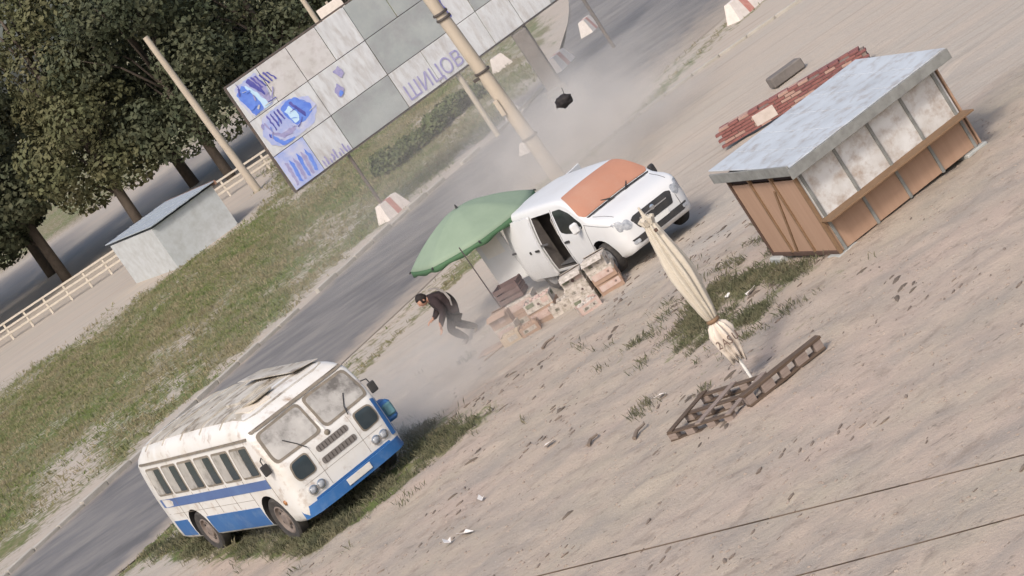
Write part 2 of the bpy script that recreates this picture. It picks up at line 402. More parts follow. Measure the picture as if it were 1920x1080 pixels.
blob([(2.78, 4.12), (3.0, 4.3), (3.12, 4.04), (2.92, 3.86), (2.80, 3.92)], M_LILAC)
blob([(2.86, 3.98), (2.98, 4.08), (3.02, 3.96), (2.90, 3.88)], M_BLUE, .037)
for k in range(9):          # row of tall strokes along the foot of the second sheet
    x = 1.2 + k * .115; h = .22 + .09 * math.sin(k * 2.1); blob([(x, 2.44), (x + .06, 2.44), (x + .06, 2.44 + h), (x + .01, 2.44 + h)], M_LILAC)
for k in range(6):
    x = .12 + k * .15; blob([(x, 2.5 + .05 * (k % 2)), (x + .08, 2.48), (x + .16, 3.2 - .1 * (k % 3)), (x + .06, 3.3)], M_BLUE if k % 2 else M_LILAC, .033)
def text_mesh(s, size, m, name, parent, M, ext=.004):
    cu = bpy.data.curves.new(name, 'FONT'); cu.body = s; cu.size = size; cu.extrude = ext; cu.resolution_u = 3
    t = bpy.data.objects.new('t', cu); COL.objects.link(t); dg = bpy.context.evaluated_depsgraph_get(); dg.update()
    me = bpy.data.meshes.new_from_object(t.evaluated_get(dg)); bpy.data.objects.remove(t); bpy.data.curves.remove(cu)
    me.materials.clear(); me.materials.append(m); o = bpy.data.objects.new(name, me); COL.objects.link(o)
    if parent: o.parent = parent
    o.matrix_local = M; return o
UPR = Matrix.Rotation(R(90), 4, 'X') @ Matrix()
def on_hoard(x, z, sx=1): return Matrix.Translation((x, -.034, z)) @ UPR @ Matrix.Diagonal((sx, 1, 1, 1))
text_mesh('ШИЦОВ', .70, M_LILAC, 'lettering', hb, on_hoard(4.68, 2.52, .86))
blob([(7.12, 4.84 - .9), (7.2, 4.8), (7.36, 4.8), (7.44, 3.9), (7.30, 3.85)], M_NAVY)

# ------------------------------------------------------------------ street pole, pillar, blocks
M_POLE = mat('pole_concrete', (.43, .37, .30), .85, (.34, .29, .23), 3, .7, .004, 30, stretch=(0, (1, 1, .3)))
M_DARKIRON = mat('dark_iron', (.07, .06, .055), .7)
lp = empty('street_pole', (2.56, 56.3, 0)); tag(lp, 'tall beige concrete street pole rising behind the white van', 'pole')
MB().cyl((0, 0, -.3), (-.42, 0, 9.6), .20, .13, 14).build('shaft', M_POLE, lp, smooth=True, angle=40)
for z in (5.05, 5.2, 3.4, 1.35):
    MB().lathe([(.225 - .005 * z, z - .035), (.235 - .005 * z, z), (.225 - .005 * z, z + .035)], n=14, c=(-.0438 * z, 0, 0)).build('clamp_band', M_DARKIRON, lp)
MB().box((-.36, -.05, 3.3), (.24, .06, .08)).build('bracket', M_DARKIRON, lp)
MB().box((-.30, -.16, 2.4), (.12, .12, .45), bev=.01).build('junction_box', M_POLE, lp)
pi = empty('pillar', (4.64, 70.3, 0)); tag(pi, 'wide dark grey pillar standing below the hoarding', 'pillar')
M_DKCON = mat('dark_concrete', (.14, .125, .115), .9, (.20, .18, .165), 3, .7, .01)
MB().box((0, 0, 1.15), (.5, .4, 2.3), bev=.03).build('shaft', M_DKCON, pi); MB().box((0, 0, .05), (.7, .6, .3), bev=.03).build('footing', M_DKCON, pi)

M_BLKW = mat('block_white', (.66, .60, .56), .85, (.50, .44, .39), 5, .6, .006, 30)
M_RED = mat('block_red', (.42, .17, .14), .85, (.50, .30, .26), 6, .7)
def block(x, y, rz, L_, label, red=True, h=.55, grp='painted concrete roadside blocks'):
    t = empty('concrete_block', (x, y, gbase(y) - .02)); t.rotation_euler.z = rz; tag(t, label, 'block', grp)
    secs = 3; wds = [L_ * .40, L_ * .2, L_ * .40]; x0 = -L_ / 2
    for k in range(secs):
        x1 = x0 + wds[k]; mb = MB()
        a0 = .16 if k == 0 else 0; a1 = .16 if k == 2 else 0
        bot = [(x0, -.28, 0), (x1, -.28, 0), (x1, .28, 0), (x0, .28, 0)]; topz = [(x0 + a0, -.12, h), (x1 - a1, -.12, h), (x1 - a1, .12, h), (x0 + a0, .12, h)]
        for f in ((0, 1, 2, 3), (4, 5, 6, 7), (0, 1, 5, 4), (1, 2, 6, 5), (2, 3, 7, 6), (3, 0, 4, 7)):
            mb.face([(bot + topz)[i] for i in f])
        bmesh.ops.remove_doubles(mb.bm, verts=mb.bm.verts[:], dist=.001)
        mb.build('red_stripe' if k == 1 and red else 'white_section', M_RED if k == 1 and red else M_BLKW, t); x0 = x1
    return t
block(-1.72, 67.9, R(44), 1.15, 'white roadside block with faded stripe at the foot of the thin hoarding post')
block(5.55, 74.6, R(55), 1.25, 'white striped block on the far kerb beside the leaning lattice brace')
block(7.35, 78.6, R(60), .95, 'small white block farthest up the side road, by the end post')
block(9.75, 62.2, R(36), 1.25, 'white block with clear red stripe on the near verge, top right')
block(4.35, 84.6, R(20), .75, 'small white block under the hoarding, just right of the street pole', red=False)
block(3.16, 71.3, R(44), .5, 'low pale block on the kerb directly behind the street pole', red=False, h=.4)
block(2.55, 63.2, R(30), .42, 'small pale block lying on the road left of the street pole foot', red=False, h=.35)
# torn black rubber lump lying on the road
def rock(r, seed, sq=(1, 1, .7), sub=2, amp=.35):
    bm = bmesh.new(); bmesh.ops.create_icosphere(bm, subdivisions=sub, radius=r)
    for v in bm.verts:
        d = v.co.normalized(); k = 1 + amp * noise.noise(d * 1.7 + Vector((seed, seed * 2.3, 1))); v.co = Vector((v.co.x * sq[0], v.co.y * sq[1], v.co.z * sq[2])) * k
    return bm
M_RUB = mat('black_rubber', (.018, .015, .017), .8, (.04, .035, .035), 6, .6)
db = empty('burnt_debris', (3.27, 49.5, 2.50)); db.scale = (.55, .55, .55); tag(db, 'black torn debris lump flung up in the air beyond the van', 'debris')
mb = MB(); mb.bm.free(); mb.bm = rock(.30, 3.3, (1.2, .8, .8), 3, .5); mb.build('lump', M_RUB, db, smooth=True, loc=(0, 0, .15))
MB().tube([(.1, 0, .25), (.2, .1, .42), (.24, .1, .62)], .014, 5).build('wire', M_RUB, db)
MB().tube([(-.1, 0, .12), (-.3, -.1, .08), (-.42, -.12, .03)], .014, 5).build('wire', M_RUB, db)

# ------------------------------------------------------------------ far-left fence, post, shed
M_FPALE = mat('fence_pale', (.50, .45, .38), .85, (.36, .32, .26), 5, .6)
fe = empty('rail_fence', (-7.6, 103.2, 0)); tag(fe, 'low pale rail fence standing before the dark trees at left', 'fence'); fe.rotation_euler.z = R(-3)
for i in range(16): MB().box((-14 + i * 1.1, 0, .45), (.10, .08, .95), bev=.01).build('fence_post', M_FPALE, fe)
for z in (.35, .62, .88): MB().box((-5.75, -.055, z), (16.6, .03, .09)).build('rail', M_FPALE, fe)
MBp = MB().cyl((0, 0, -.2), (-.25, 0, 8.2), .19, .13, 12); o = MBp.build('utility_pole', M_POLE, smooth=True, angle=40, loc=(-6.85, 97.9, 0)); tag(o, 'pale concrete utility pole by the rail fence at far left', 'pole')
M_SHEDR = mat('shed_roof', (.34, .38, .42), .6, (.27, .30, .33), 2, .7); M_RUST = mat('rusty_edge', (.25, .14, .10), .85, (.33, .22, .17), 6, .7)
M_SHEDW = mat('shed_wall', (.45, .47, .48), .75, (.34, .34, .33), 3, .7)
sh = empty('metal_shed', (-10.4, 92.5, 0)); sh.rotation_euler.z = R(28); tag(sh, 'small grey-blue metal shed with rusty roof edge at far left', 'shed')
MB().box((0, 0, .95), (3.2, 5.0, 1.9)).build('wall', M_SHEDW, sh)
for k in range(5): MB().box((-1.34 + k * .67, 0, 2.02), (.655, 5.5, .04), Matrix.Rotation(R(1.5), 4, 'Y')).build('roof_sheet', M_SHEDR, sh)
MB().box((1.72, 0, 1.94), (.06, 5.56, .18)).build('roof_edge', M_RUST, sh); MB().box((1.62, -1.2, .85), (.05, .9, 1.7)).build('door', M_RUST, sh)
ws = empty('white_sign', (.2, 95, 0)); tag(ws, 'small white sign on a post beyond the top of the hoarding', 'sign')
MB().cyl((0, 0, -.2), (0, 0, 5.3), .06, .06, 8).build('sign_post', M_POLE, ws); MB().box((0, -.09, 4.95), (1.15, .04, .5), bev=.01).build('sign_board', M_BLKW, ws)
mp_ = MB().cyl((0, 0, -.2), (0, 0, 6.6), .14, .1, 10).build('lamp_pole', M_POLE, smooth=True, angle=40, loc=(-.55, 92, 0)); tag(mp_, 'pale slim pole against the dark trees above the hoarding', 'pole')

# ------------------------------------------------------------------ trees and shrubs
def leaf_mat(name, a, b, c):
    m = mat(name, a, .75, b, .55, 1, col3=c, scale3=1.9, spec=.25); p = m.node_tree.nodes['Principled BSDF']; return m
M_LEAF = leaf_mat('leaf_dark', (.050, .062, .034), (.085, .085, .048), (.034, .042, .026))
M_LEAF2 = leaf_mat('leaf_mid', (.085, .090, .042), (.12, .11, .058), (.055, .062, .032))
M_SHRUB = leaf_mat('leaf_shrub', (.085, .11, .045), (.12, .13, .06), (.045, .065, .03))
M_BARK = mat('bark', (.10, .08, .065), .95, (.06, .05, .04), 5, .7, .02)
def leaves(clumps, n, ls, seed, flat=.6):
    rnd = random.Random(seed); v = []; f = []
    tot = sum(c[3] * c[4] for c in clumps)
    for c in clumps:
        for _ in range(int(n * c[3] * c[4] / tot)):
            while True:
                d = Vector((rnd.uniform(-1, 1), rnd.uniform(-1, 1), rnd.uniform(-1, 1)))
                if .05 < d.length < 1: break
            rr = d.length ** .35; d = d.normalized() * rr
            p = Vector((c[0] + d.x * c[3], c[1] + d.y * c[3], c[2] + d.z * c[4]))
            nrm = (d + Vector((rnd.gauss(0, .6), rnd.gauss(0, .6), rnd.gauss(.3, .6)))).normalized(); t = nrm.orthogonal().normalized(); t = Matrix.Rotation(rnd.uniform(0, 6.28), 3, nrm) @ t; b = nrm.cross(t)
            s = ls * rnd.uniform(.45, 1.6); k = len(v)
            v += [p - t * s, p - b * s * flat, p + t * s, p + b * s * flat]; f.append((k, k + 1, k + 2, k + 3))
    return v, f
def tree_proto(name, h, r, seed, lm, n=17000, ls=.125):
    rnd = random.Random(seed); t = empty(name)
    mb = MB(); mb.tube([(0, 0, -.3), (.1, .05, h * .3), (.05, .15, h * .6), (.1, .1, h * .85)], [.28, .22, .14, .05], 8)
    cl = []
    for k in range(26):
        a = rnd.uniform(0, 6.28); z = h * rnd.uniform(.22, .97); w_ = r * math.sin(math.pi * min(1, max(.18, (z / h - .1) * 1.02))) ** .6; d = w_ * rnd.uniform(.3, .85)
        c = (d * math.cos(a), d * math.sin(a), z); s = r * rnd.uniform(.28, .5); cl.append((*c, s, s * rnd.uniform(.6, .85)))
        if k % 2 == 0: mb.tube([(.05, .1, z * .6), (c[0] * .5, c[1] * .5, z * .85), c], [.09, .05, .02], 5)
    mb.build('trunk', M_BARK, t, smooth=True)
    v, f = leaves(cl, n, ls, seed); from_py('crown', v, f, lm, t)
    return t
tp = [tree_proto('broadleaf_tree', 13.5, 4.3, 11, M_LEAF), tree_proto('broadleaf_tree', 15.5, 4.0, 12, M_LEAF2), tree_proto('broadleaf_tree', 12, 4.6, 13, M_LEAF)]
spots = [(-3.2, 112, 0, .95), (-8.4, 110, 2, 1.0), (.6, 116, 1, .72), (-13.5, 111, 1, 1.0), (-18.5, 114, 0, 1.1), (-24, 110, 2, 1.15), (-29.5, 116, 1, 1.1), (-35, 112, 0, 1.1), (-11, 120, 0, 1.15), (-20.5, 123, 1, 1.1), (-31, 126, 2, 1.3), (-5.5, 122, 1, .95), (4.8, 121, 0, .6), (-41, 118, 1, 1.2)]
locs = ['left of the hoarding top', 'behind the utility pole', 'behind the white sign', 'behind the rail fence middle', 'above the far end of the rail fence', 'past the left end of the rail fence', 'sixth from the hoarding going left', 'seventh from the hoarding going left', 'in the second row behind the utility pole', 'in the second row, mid left', 'in the second row, far left', 'in the second row behind the hoarding', 'low, behind the upper middle of the hoarding', 'at the extreme left end of the tree row']
used = set()
for i, (x, y, k, s) in enumerate(spots):
    t = tp[k] if k not in used else copy_tree(tp[k]); used.add(k)
    t.location = (x, y, 0); t.rotation_euler.z = i * 1.9; t.scale = (s, s, s)
    tag(t, ('dark' if k != 1 else 'olive green') + ' dense tree ' + locs[i], 'tree', 'trees beyond the hoarding')
def shrub(x, y, r, h, seed, label, n=2200):
    rnd = random.Random(seed); t = empty('shrub', (x, y, 0)); tag(t, label, 'shrub', 'shrubs behind the far kerb')
    cl = [(rnd.uniform(-r, r) * .7, rnd.uniform(-r, r) * .7, h * rnd.uniform(.25, .7), r * rnd.uniform(.35, .55), h * rnd.uniform(.28, .42)) for _ in range(9)]
    v, f = leaves(cl, n, .06, seed); from_py('foliage', v, f, M_SHRUB, t)
    mb = MB()
    for k in range(6): mb.cyl((0, 0, -.05), (cl[k][0], cl[k][1], cl[k][2]), .02, .008, 5)
    mb.build('stem', M_BARK, t)
for i, (x, y, r, h, l) in enumerate([(-1.0, 77.4, .75, .8, 'first round shrub of the row, nearest the thin hoarding post'), (-.05, 78.2, .7, .72, 'second shrub of the row below the grey panel'), (.85, 79.0, .75, .85, 'third shrub of the row, below the lettered panel'), (1.75, 79.9, .7, .8, 'fourth shrub of the row, left of the pale hoarding post'), (2.5, 80.8, .6, .65, 'last small shrub of the row, behind the street pole')]):
    shrub(x, y, r, h, 40 + i, l)

# ------------------------------------------------------------------ vehicles: lofted bodies
def loft(stations, hwf, nside=8):
    """stations: (x, zb, zt, w, r). Closed body, forward = +x, left = +y."""
    bm = bmesh.new(); rowsv = []
    for (x, zb, zt, w, r) in stations:
        half = [(0, zb), (.5 * w, zb), (hwf(w, zb) - .05, zb), (hwf(w, zb + .06), zb + .06)]
        z0, z1 = zb + .06, zt - r
        for k in range(1, nside + 1):
            z = z0 + (z1 - z0) * k / nside; half.append((hwf(w, z), z))
        wt = hwf(w, z1)
        for k in range(1, 5):
            a = R(22.5 * k); half.append((wt - r * (1 - math.cos(a)), z1 + r * math.sin(a)))
        ye = wt - r; cr = .022
        for k in (.66, .33, 0): half.append((ye * k, zt + cr * (1 - k * k)))
        ring = half + [(-y, z) for y, z in half[-2:0:-1]]
        rowsv.append([bm.verts.new((x, y, z)) for y, z in ring])
    n = len(rowsv[0])
    for a, b in zip(rowsv, rowsv[1:]):
        for i in range(n): bm.faces.new((a[i], a[(i + 1) % n], b[(i + 1) % n], b[i]))
    bm.faces.new(rowsv[0][::-1]); bm.faces.new(rowsv[-1])
    bmesh.ops.recalc_face_normals(bm, faces=bm.faces[:])
    return bm
def patch(bvh, poly, axis, m, name, parent, eps=.008, rings=5, r=.04, depth=.03, hole=None, smooth=True):
    """a skin laid on the body: poly in (y,z) for 'x', (x,z) for 'y+','y-', (x,y) for 'z'. hole (0..1) leaves only a frame ring."""
    P = densify(rpoly(poly, r), .12); c = sum((Vector(p) for p in P), Vector((0, 0))) / len(P)
    def hit(q, e):
        if axis == 'x': o, d = Vector((3, q[0], q[1])), Vector((-1, 0, 0))
        elif axis == '-x': o, d = Vector((-12, q[0], q[1])), Vector((1, 0, 0))
        elif axis == 'y+': o, d = Vector((q[0], 4, q[1])), Vector((0, -1, 0))
        elif axis == 'y-': o, d = Vector((q[0], -4, q[1])), Vector((0, 1, 0))
        else: o, d = Vector((q[0], q[1], 5)), Vector((0, 0, -1))
        h = bvh.ray_cast(o, d)
        if h[0] is None: return None
        return h[0] - d * e
    bm = bmesh.new(); ringv = []
    levels = [(1.0, -depth), (1.0, eps)] + [(1 - k / rings, eps) for k in range(1, rings)]
    if hole: levels = [(1.0, -depth), (1.0, eps), (1 - hole, eps), (1 - hole, -depth)]
    for k, e in levels:
        row = []
        for p in P:
            q = c + (Vector(p) - c) * k; h = hit(q, e)
            if h is None: h = hit(c + (Vector(p) - c) * k * .93, e)
            if h is None: bm.free(); return None
            row.append(bm.verts.new(h))
        ringv.append(row)
    n = len(P)
    for a, b in zip(ringv, ringv[1:]):
        for i in range(n): bm.faces.new((a[i], a[(i + 1) % n], b[(i + 1) % n], b[i]))
    if not hole:
        cv = bm.verts.new(hit(c, eps))
        for i in range(n): bm.faces.new((ringv[-1][i], ringv[-1][(i + 1) % n], cv))
    mb = MB(); mb.bm.free(); mb.bm = bm
    return mb.build(name, m, parent, smooth=smooth, angle=50)
def cut(o, cutter_bm, cmat):
    me = bpy.data.meshes.new('cut'); cutter_bm.to_mesh(me); cutter_bm.free(); me.materials.append(cmat)
    c = bpy.data.objects.new('cut', me); COL.objects.link(c); c.matrix_world = o.matrix_world
    md = o.modifiers.new('b', 'BOOLEAN'); md.operation = 'DIFFERENCE'; md.object = c; md.solver = 'EXACT'; md.material_mode = 'TRANSFER'
    dg = bpy.context.evaluated_depsgraph_get(); dg.update()
    nm = bpy.data.meshes.new_from_object(o.evaluated_get(dg)); o.modifiers.clear(); old = o.data; o.data = nm; bpy.data.meshes.remove(old)
    bpy.data.objects.remove(c); bpy.data.meshes.remove(me)
def bx(lo, hi):
    g = bmesh.new(); bmesh.ops.create_cube(g, size=1)
    for v in g.verts: v.co = Vector([(lo[i] + hi[i]) / 2 + v.co[i] * (hi[i] - lo[i]) for i in range(3)])
    return g
def cylbm(c, r, y0, y1, n=28):
    m = MB(); m.cyl((c[0], y0, c[1]), (c[0], y1, c[1]), r, r, n); bmesh.ops.recalc_face_normals(m.bm, faces=m.bm.faces[:]); return m.bm
M_TYRE = mat('tyre', (.035, .033, .033), .85, (.09, .08, .07), 8, .6)
M_GLASS = mat('dark_glass', (.018, .021, .022), .12, (.04, .042, .04), 2, .6, spec=.5)
M_CHROME = mat('chrome', (.55, .56, .58), .25, metal=.9)
M_LAMP = mat('lamp_lens', (.40, .42, .45), .12, (.16, .17, .19), 12, .9, spec=.6)
M_BLACKPL = mat('black_plastic', (.028, .028, .03), .6, (.06, .055, .05), 6, .6)
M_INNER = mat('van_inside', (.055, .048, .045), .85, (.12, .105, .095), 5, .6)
def wheel(parent, x, y, r, wd, rim_m, dish=.04, holes=0):
    sg = 1 if y > 0 else -1
    e = MB(); ri = r * .62; h = wd / 2
    e.lathe([(ri, -h * .8), (r * .9, -h), (r * .985, -h * .7), (r, 0), (r * .985, h * .7), (r * .9, h), (ri, h * .8)], 'Y', 32)
    t = e.build('wheel', M_TYRE, parent, smooth=True, loc=(x, y, r), angle=40)
    f = MB(); o = sg * h
    f.lathe([(ri * 1.02, -sg * h * .7), (ri * 1.02, o * .82), (ri * .92, o * .86), (ri * .84, o * .45), (ri * .5, o * .35), (ri * .42, o * .75), (ri * .2, o * .85), (.001, o * .85)], 'Y', 24)
    rm = f.build('rim', rim_m, t, smooth=True, angle=35)
    if holes:
        for k in range(holes):
            a = 2 * math.pi * k / holes + .3; c = (ri * .66 * math.cos(a), o * .37, ri * .66 * math.sin(a))
            MB().cyl(c, (c[0], c[1] + sg * .025, c[2]), ri * .10, ri * .10, 10).build('hand_hole', M_DARKIRON, t)
    return t
SLOPE = Matrix.Rotation(-math.atan(.045), 4, 'X')

# ------------------------------------------------------------------ white van
M_VAN = mat('van_paint', (.60, .605, .61), .42, (.52, .51, .50), 1.3, .7, spec=.5, lo=.5, hi=.8)
M_VANSH = mat('grey_trim', (.10, .10, .105), .6)
VX, VY, VYAW = 3.083, 41.983, R(-66)
VAN = Matrix.Translation((VX, VY, gbase(VY))) @ SLOPE @ Matrix.Rotation(VYAW, 4, 'Z')
van = empty('delivery_van', M=VAN); tag(van, 'white panel van with open side and rear doors among market boxes', 'van')
hw_v = lambda w, z: w * (1 - .17 * max(0, (z - .98) / .8) ** 1.35) * (1 - .05 * max(0, (.55 - z) / .3))
st = [(0, .36, .78, .60, .08), (-.05, .30, .93, .75, .10), (-.13, .27, 1.02, .84, .10), (-.25, .25, 1.08, .89, .10), (-.45, .24, 1.14, .925, .10), (-.70, .24, 1.19, .945, .10), (-.86, .24, 1.235, .955, .09),
      (-1.0, .24, 1.36, .96, .09), (-1.2, .24, 1.515, .965, .09), (-1.4, .24, 1.645, .965, .09), (-1.56, .24, 1.715, .97, .10), (-1.75, .24, 1.755, .97, .11), (-2.1, .24, 1.78, .97, .12), (-2.7, .24, 1.79, .97, .12), (-3.4, .24, 1.79, .97, .12), (-4.1, .24, 1.78, .965, .12), (-4.38, .25, 1.755, .955, .12), (-4.46, .30, 1.70, .93, .11)]
bmv = loft(st, hw_v); bvh = BVHTree.FromBMesh(bmv)
mb = MB(); mb.bm.free(); mb.bm = bmv; body = mb.build('body', M_VAN, van, smooth=True, angle=38)
body.data.materials.append(M_INNER); body.data.materials.append(M_BLACKPL)
bpy.context.view_layer.update()
WX1, WX2, WR = -.84, -3.5, .335
for x in (WX1, WX2):
    for s in (1, -1): cut(body, cylbm((x, WR + .03), WR + .075, s * .62, s * 1.3), M_BLACKPL)
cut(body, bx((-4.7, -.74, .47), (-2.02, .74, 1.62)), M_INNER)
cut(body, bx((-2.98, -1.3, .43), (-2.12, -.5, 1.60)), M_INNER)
for p in body.data.polygons: p.use_smooth = True
body.data.set_sharp_from_angle(angle=R(38))
for x in (WX1, WX2):
    for s in (1, -1): wheel(van, x, s * .855, WR, .21, M_CHROME if 0 else mat('van_rim', (.20, .20, .205), .5), 0, 0)
# front
patch(bvh, [(-.44, .61), (.44, .61), (.535, .84), (.44, .885), (-.44, .885), (-.535, .84)], 'x', M_BLACKPL, 'grille', van, .008, r=.03)
patch(bvh, [(-.36, .76), (.36, .76), (.36, .785), (-.36, .785)], 'x', M_CHROME, 'grille_bar', van, .02, r=.01, rings=2)
patch(bvh, [(-.60, .375), (.60, .375), (.74, .505), (-.74, .505)], 'x', M_BLACKPL, 'lower_intake', van, .012, r=.04)
np_ = patch(bvh, [(-.26, .50), (.26, .50), (.26, .60), (-.26, .60)], 'x', mat('plate_white', (.62, .62, .60), .5), 'number_plate', van, .03, r=.01, depth=.0)
for s in (1, -1):
    patch(bvh, [(s * .54, .78), (s * .62, .70), (s * .82, .76), (s * .87, .98), (s * .80, .985), (s * .57, .90)], 'x', M_LAMP, 'headlight', van, .008, r=.03)
    patch(bvh, [(s * .58, .40), (s * .72, .40), (s * .72, .47), (s * .58, .47)], 'x', M_LAMP, 'fog_lamp', van, .022, r=.03, rings=3)
bd = MB().lathe([(.001, 0), (.055, 0), (.055, .02), (.03, .03), (.001, .03)], 'X', 16, c=(.0, 0, .80)); bd.build('badge', M_CHROME, van, smooth=True, angle=40)
# windscreen and glass
patch(bvh, [(-1.54, -.69), (-1.54, .69), (-.90, .84), (-.90, -.84)], 'z', M_GLASS, 'windscreen', van, .004, rings=6, r=.08)
patch(bvh, [(-.845, -.80), (-.845, .80), (-.885, .85), (-.885, -.85)], 'z', M_BLACKPL, 'scuttle', van, .006, rings=3, r=.02)
for s, ax in ((-1, 'y-'), (1, 'y+')):
    patch(bvh, [(-2.02, 1.60), (-1.66, 1.60), (-1.36, 1.46), (-1.05, 1.20), (-1.08, 1.10), (-1.36, 1.13), (-1.45, 1.06), (-1.80, 1.10), (-1.98, 1.16)], ax, M_GLASS, 'door_window', van, .004, r=.05)
    d = patch(bvh, [(-2.06, 1.66), (-1.60, 1.66), (-1.02, 1.22), (-1.0, 1.0), (-1.14, .50), (-1.22, .36), (-2.06, .36)], ax, M_VAN, 'front_door', van, .001, r=.03)
    patch(bvh, [(-2.0, .92), (-1.82, .92), (-1.82, .965), (-2.0, .965)], ax, M_BLACKPL, 'door_handle', d, .03, r=.01, rings=2)
    patch(bvh, [(-3.05, .30), (-1.35, .30), (-1.35, .37), (-3.05, .37)], ax, M_BLACKPL, 'side_strip', van, .014, r=.01, rings=2)
    mr = MB().box((-1.12, s * 1.07, 1.19), (.10, .17, .22), Matrix.Rotation(R(s * 12), 4, 'Z'), bev=.035); mr.cyl((-1.16, s * .9, 1.13), (-1.12, s * 1.05, 1.15), .03, .03, 6); mr.build('mirror', M_BLACKPL if s > 0 else M_VAN, van)
    for k in range(2):
        MB().tube([(-.78, s * (.15 + .0 * k) if k == 0 else s * .5, 1.265), (-.95, s * .35, 1.352)] if k == 0 else [(-.80, s * .15, 1.262), (-.83, s * .55, 1.275)], .012, 5).build('wiper', M_BLACKPL, van)
# sliding door run back over the rear quarter
dbm = MB()
sd_o = patch(bvh, [(-4.10, 1.655), (-3.02, 1.655), (-3.02, .34), (-3.06, .32), (-4.10, .36)], 'y-', M_VAN, 'sliding_door', van, .075, rings=5, r=.04, depth=-.03)
patch(bvh, [(-3.22, .94), (-3.06, .94), (-3.06, .985), (-3.22, .985)], 'y-', M_BLACKPL, 'door_handle', sd_o, .105, r=.01, rings=2, depth=-.08)
patch(bvh, [(-3.52, .92), (-3.45, .92), (-3.45, .985), (-3.52, .985)], 'y-', M_BLACKPL, 'fuel_lock', sd_o, .09, r=.02, rings=2, depth=-.06)
MB().box((-3.55, -.985, 1.02), (1.7, .025, .035)).build('slide_rail', M_VANSH, van)
# rear barn doors swung open
def barn(hx, hy, dx, dy, label, mark):
    L_ = .86; ang = math.atan2(dy, dx); e = MB()
    e.box((L_ / 2, 0, 1.06), (L_, .05, 1.22), bev=.015)
    o = e.build('rear_door', M_VAN, van, loc=(hx, hy, 0)); o.rotation_euler.z = ang; o['label'] = label
    for sgn in (1, -1):
        MB().box((L_ / 2, sgn * .028, 1.34), (.56, .006, .40), bev=.002).build('door_pane', mark, o)
    MB().box((L_ * .86, -.032, .95), (.10, .02, .04)).build('door_handle', M_BLACKPL, o)
M_CREAM = mat('door_cream', (.68, .66, .62), .5, (.56, .53, .48), 2, .6)
barn(-4.48, -.90, -.93, -.36, 'white rear door swung out beside the green parasol', M_CREAM)
barn(-4.48, .92, -.45, .89, 'white rear door with dark pane swung out on the far side', M_GLASS)
# inside: seats, and dark shapes added to darken the view through the side opening
M_SEAT = mat('seat_grey', (.16, .145, .14), .9, (.26, .24, .22), 6, .6)
se = MB().box((-2.32, -.42, .72), (.5, .6, .18), bev=.05).box((-2.56, -.42, 1.08), (.14, .56, .62), Matrix.Rotation(R(-9), 4, 'Y'), bev=.05); se.build('seat', M_SEAT, van)
MB().tube([(-2.2, -.80, 1.52), (-2.35, -.80, 1.42), (-2.46, -.78, 1.1), (-2.3, -.78, .8), (-2.2, -.76, .66)], .02, 6).build('seat_belt', mat('belt', (.34, .32, .30), .8), van)
MB().box((-2.55, -.72, .475), (.85, .3, .02)).build('step_plate', M_VANSH, van)
MB().box((-3.35, 0, 1.04), (.04, 1.46, 1.12)).build('dark_blocker', M_INNER, van)  # added dark sheet; blocks daylight from the open rear so the opening reads dark
MB().box((-3.05, .15, .80), (.5, .8, .60), Matrix.Rotation(R(4), 4, 'Z'), bev=.02).build('dark_filler_bale', M_SEAT, van)  # bale added to help darken the view through the side opening
M_SEAM = mat('panel_seam', (.06, .06, .06), .8)
def seam(pts, ax, name='panel_seam', wd=.012):
    P = densify([Vector(p) for p in pts] + [Vector(p) for p in pts[-2:0:-1]], .1) if len(pts) > 2 else [Vector(pts[0]).lerp(Vector(pts[1]), k / 12) for k in range(13)]
    q = []
    for p in P:
        o_, d_ = ((Vector((3, p[0], p[1])), Vector((-1, 0, 0))) if ax == 'x' else (Vector((p[0], -4, p[1])), Vector((0, 1, 0))) if ax == 'y-' else (Vector((p[0], 4, p[1])), Vector((0, -1, 0))) if ax == 'y+' else (Vector((p[0], p[1], 5)), Vector((0, 0, -1))))
        h_ = bvh.ray_cast(o_, d_)[0]
        if h_ is not None: q.append(h_)
    MB().tube(q, wd / 2, 5).build(name, M_SEAM, van)
for ax in ('y-', 'y+'):
    seam([(-2.07, 1.64), (-2.07, .36)], ax); seam([(-1.18, .40), (-.98, 1.16)], ax); seam([(-2.07, .345), (-1.24, .345)], ax); seam([(-1.0, 1.16), (-.12, .93)], ax)
seam([(-.825, .72), (-.825, -.72)], 'z'); seam([(.58, -.82), (.58, .82)][::1], 'x'); seam([(-.78, .78), (-.2, .70)], 'z'); seam([(-.78, -.78), (-.2, -.70)], 'z')
# salmon sheet spread over the windscreen
M_SALMON = mat('salmon_sheet', (.40, .195, .13), .85, (.34, .165, .11), 3, .7, .004, 30, col3=(.43, .24, .17), scale3=1.5)
sc = patch(bvh, [(-1.66, -.70), (-1.70, .72), (-1.0, .90), (-.90, .84), (-.895, -.86), (-1.03, -.905)], 'z', M_SALMON, 'windscreen_cover', None, .02, rings=8, r=.05, depth=-.008)
sc.matrix_world = VAN; tag(sc, 'salmon orange sheet covering the windscreen of the white van', 'cover')

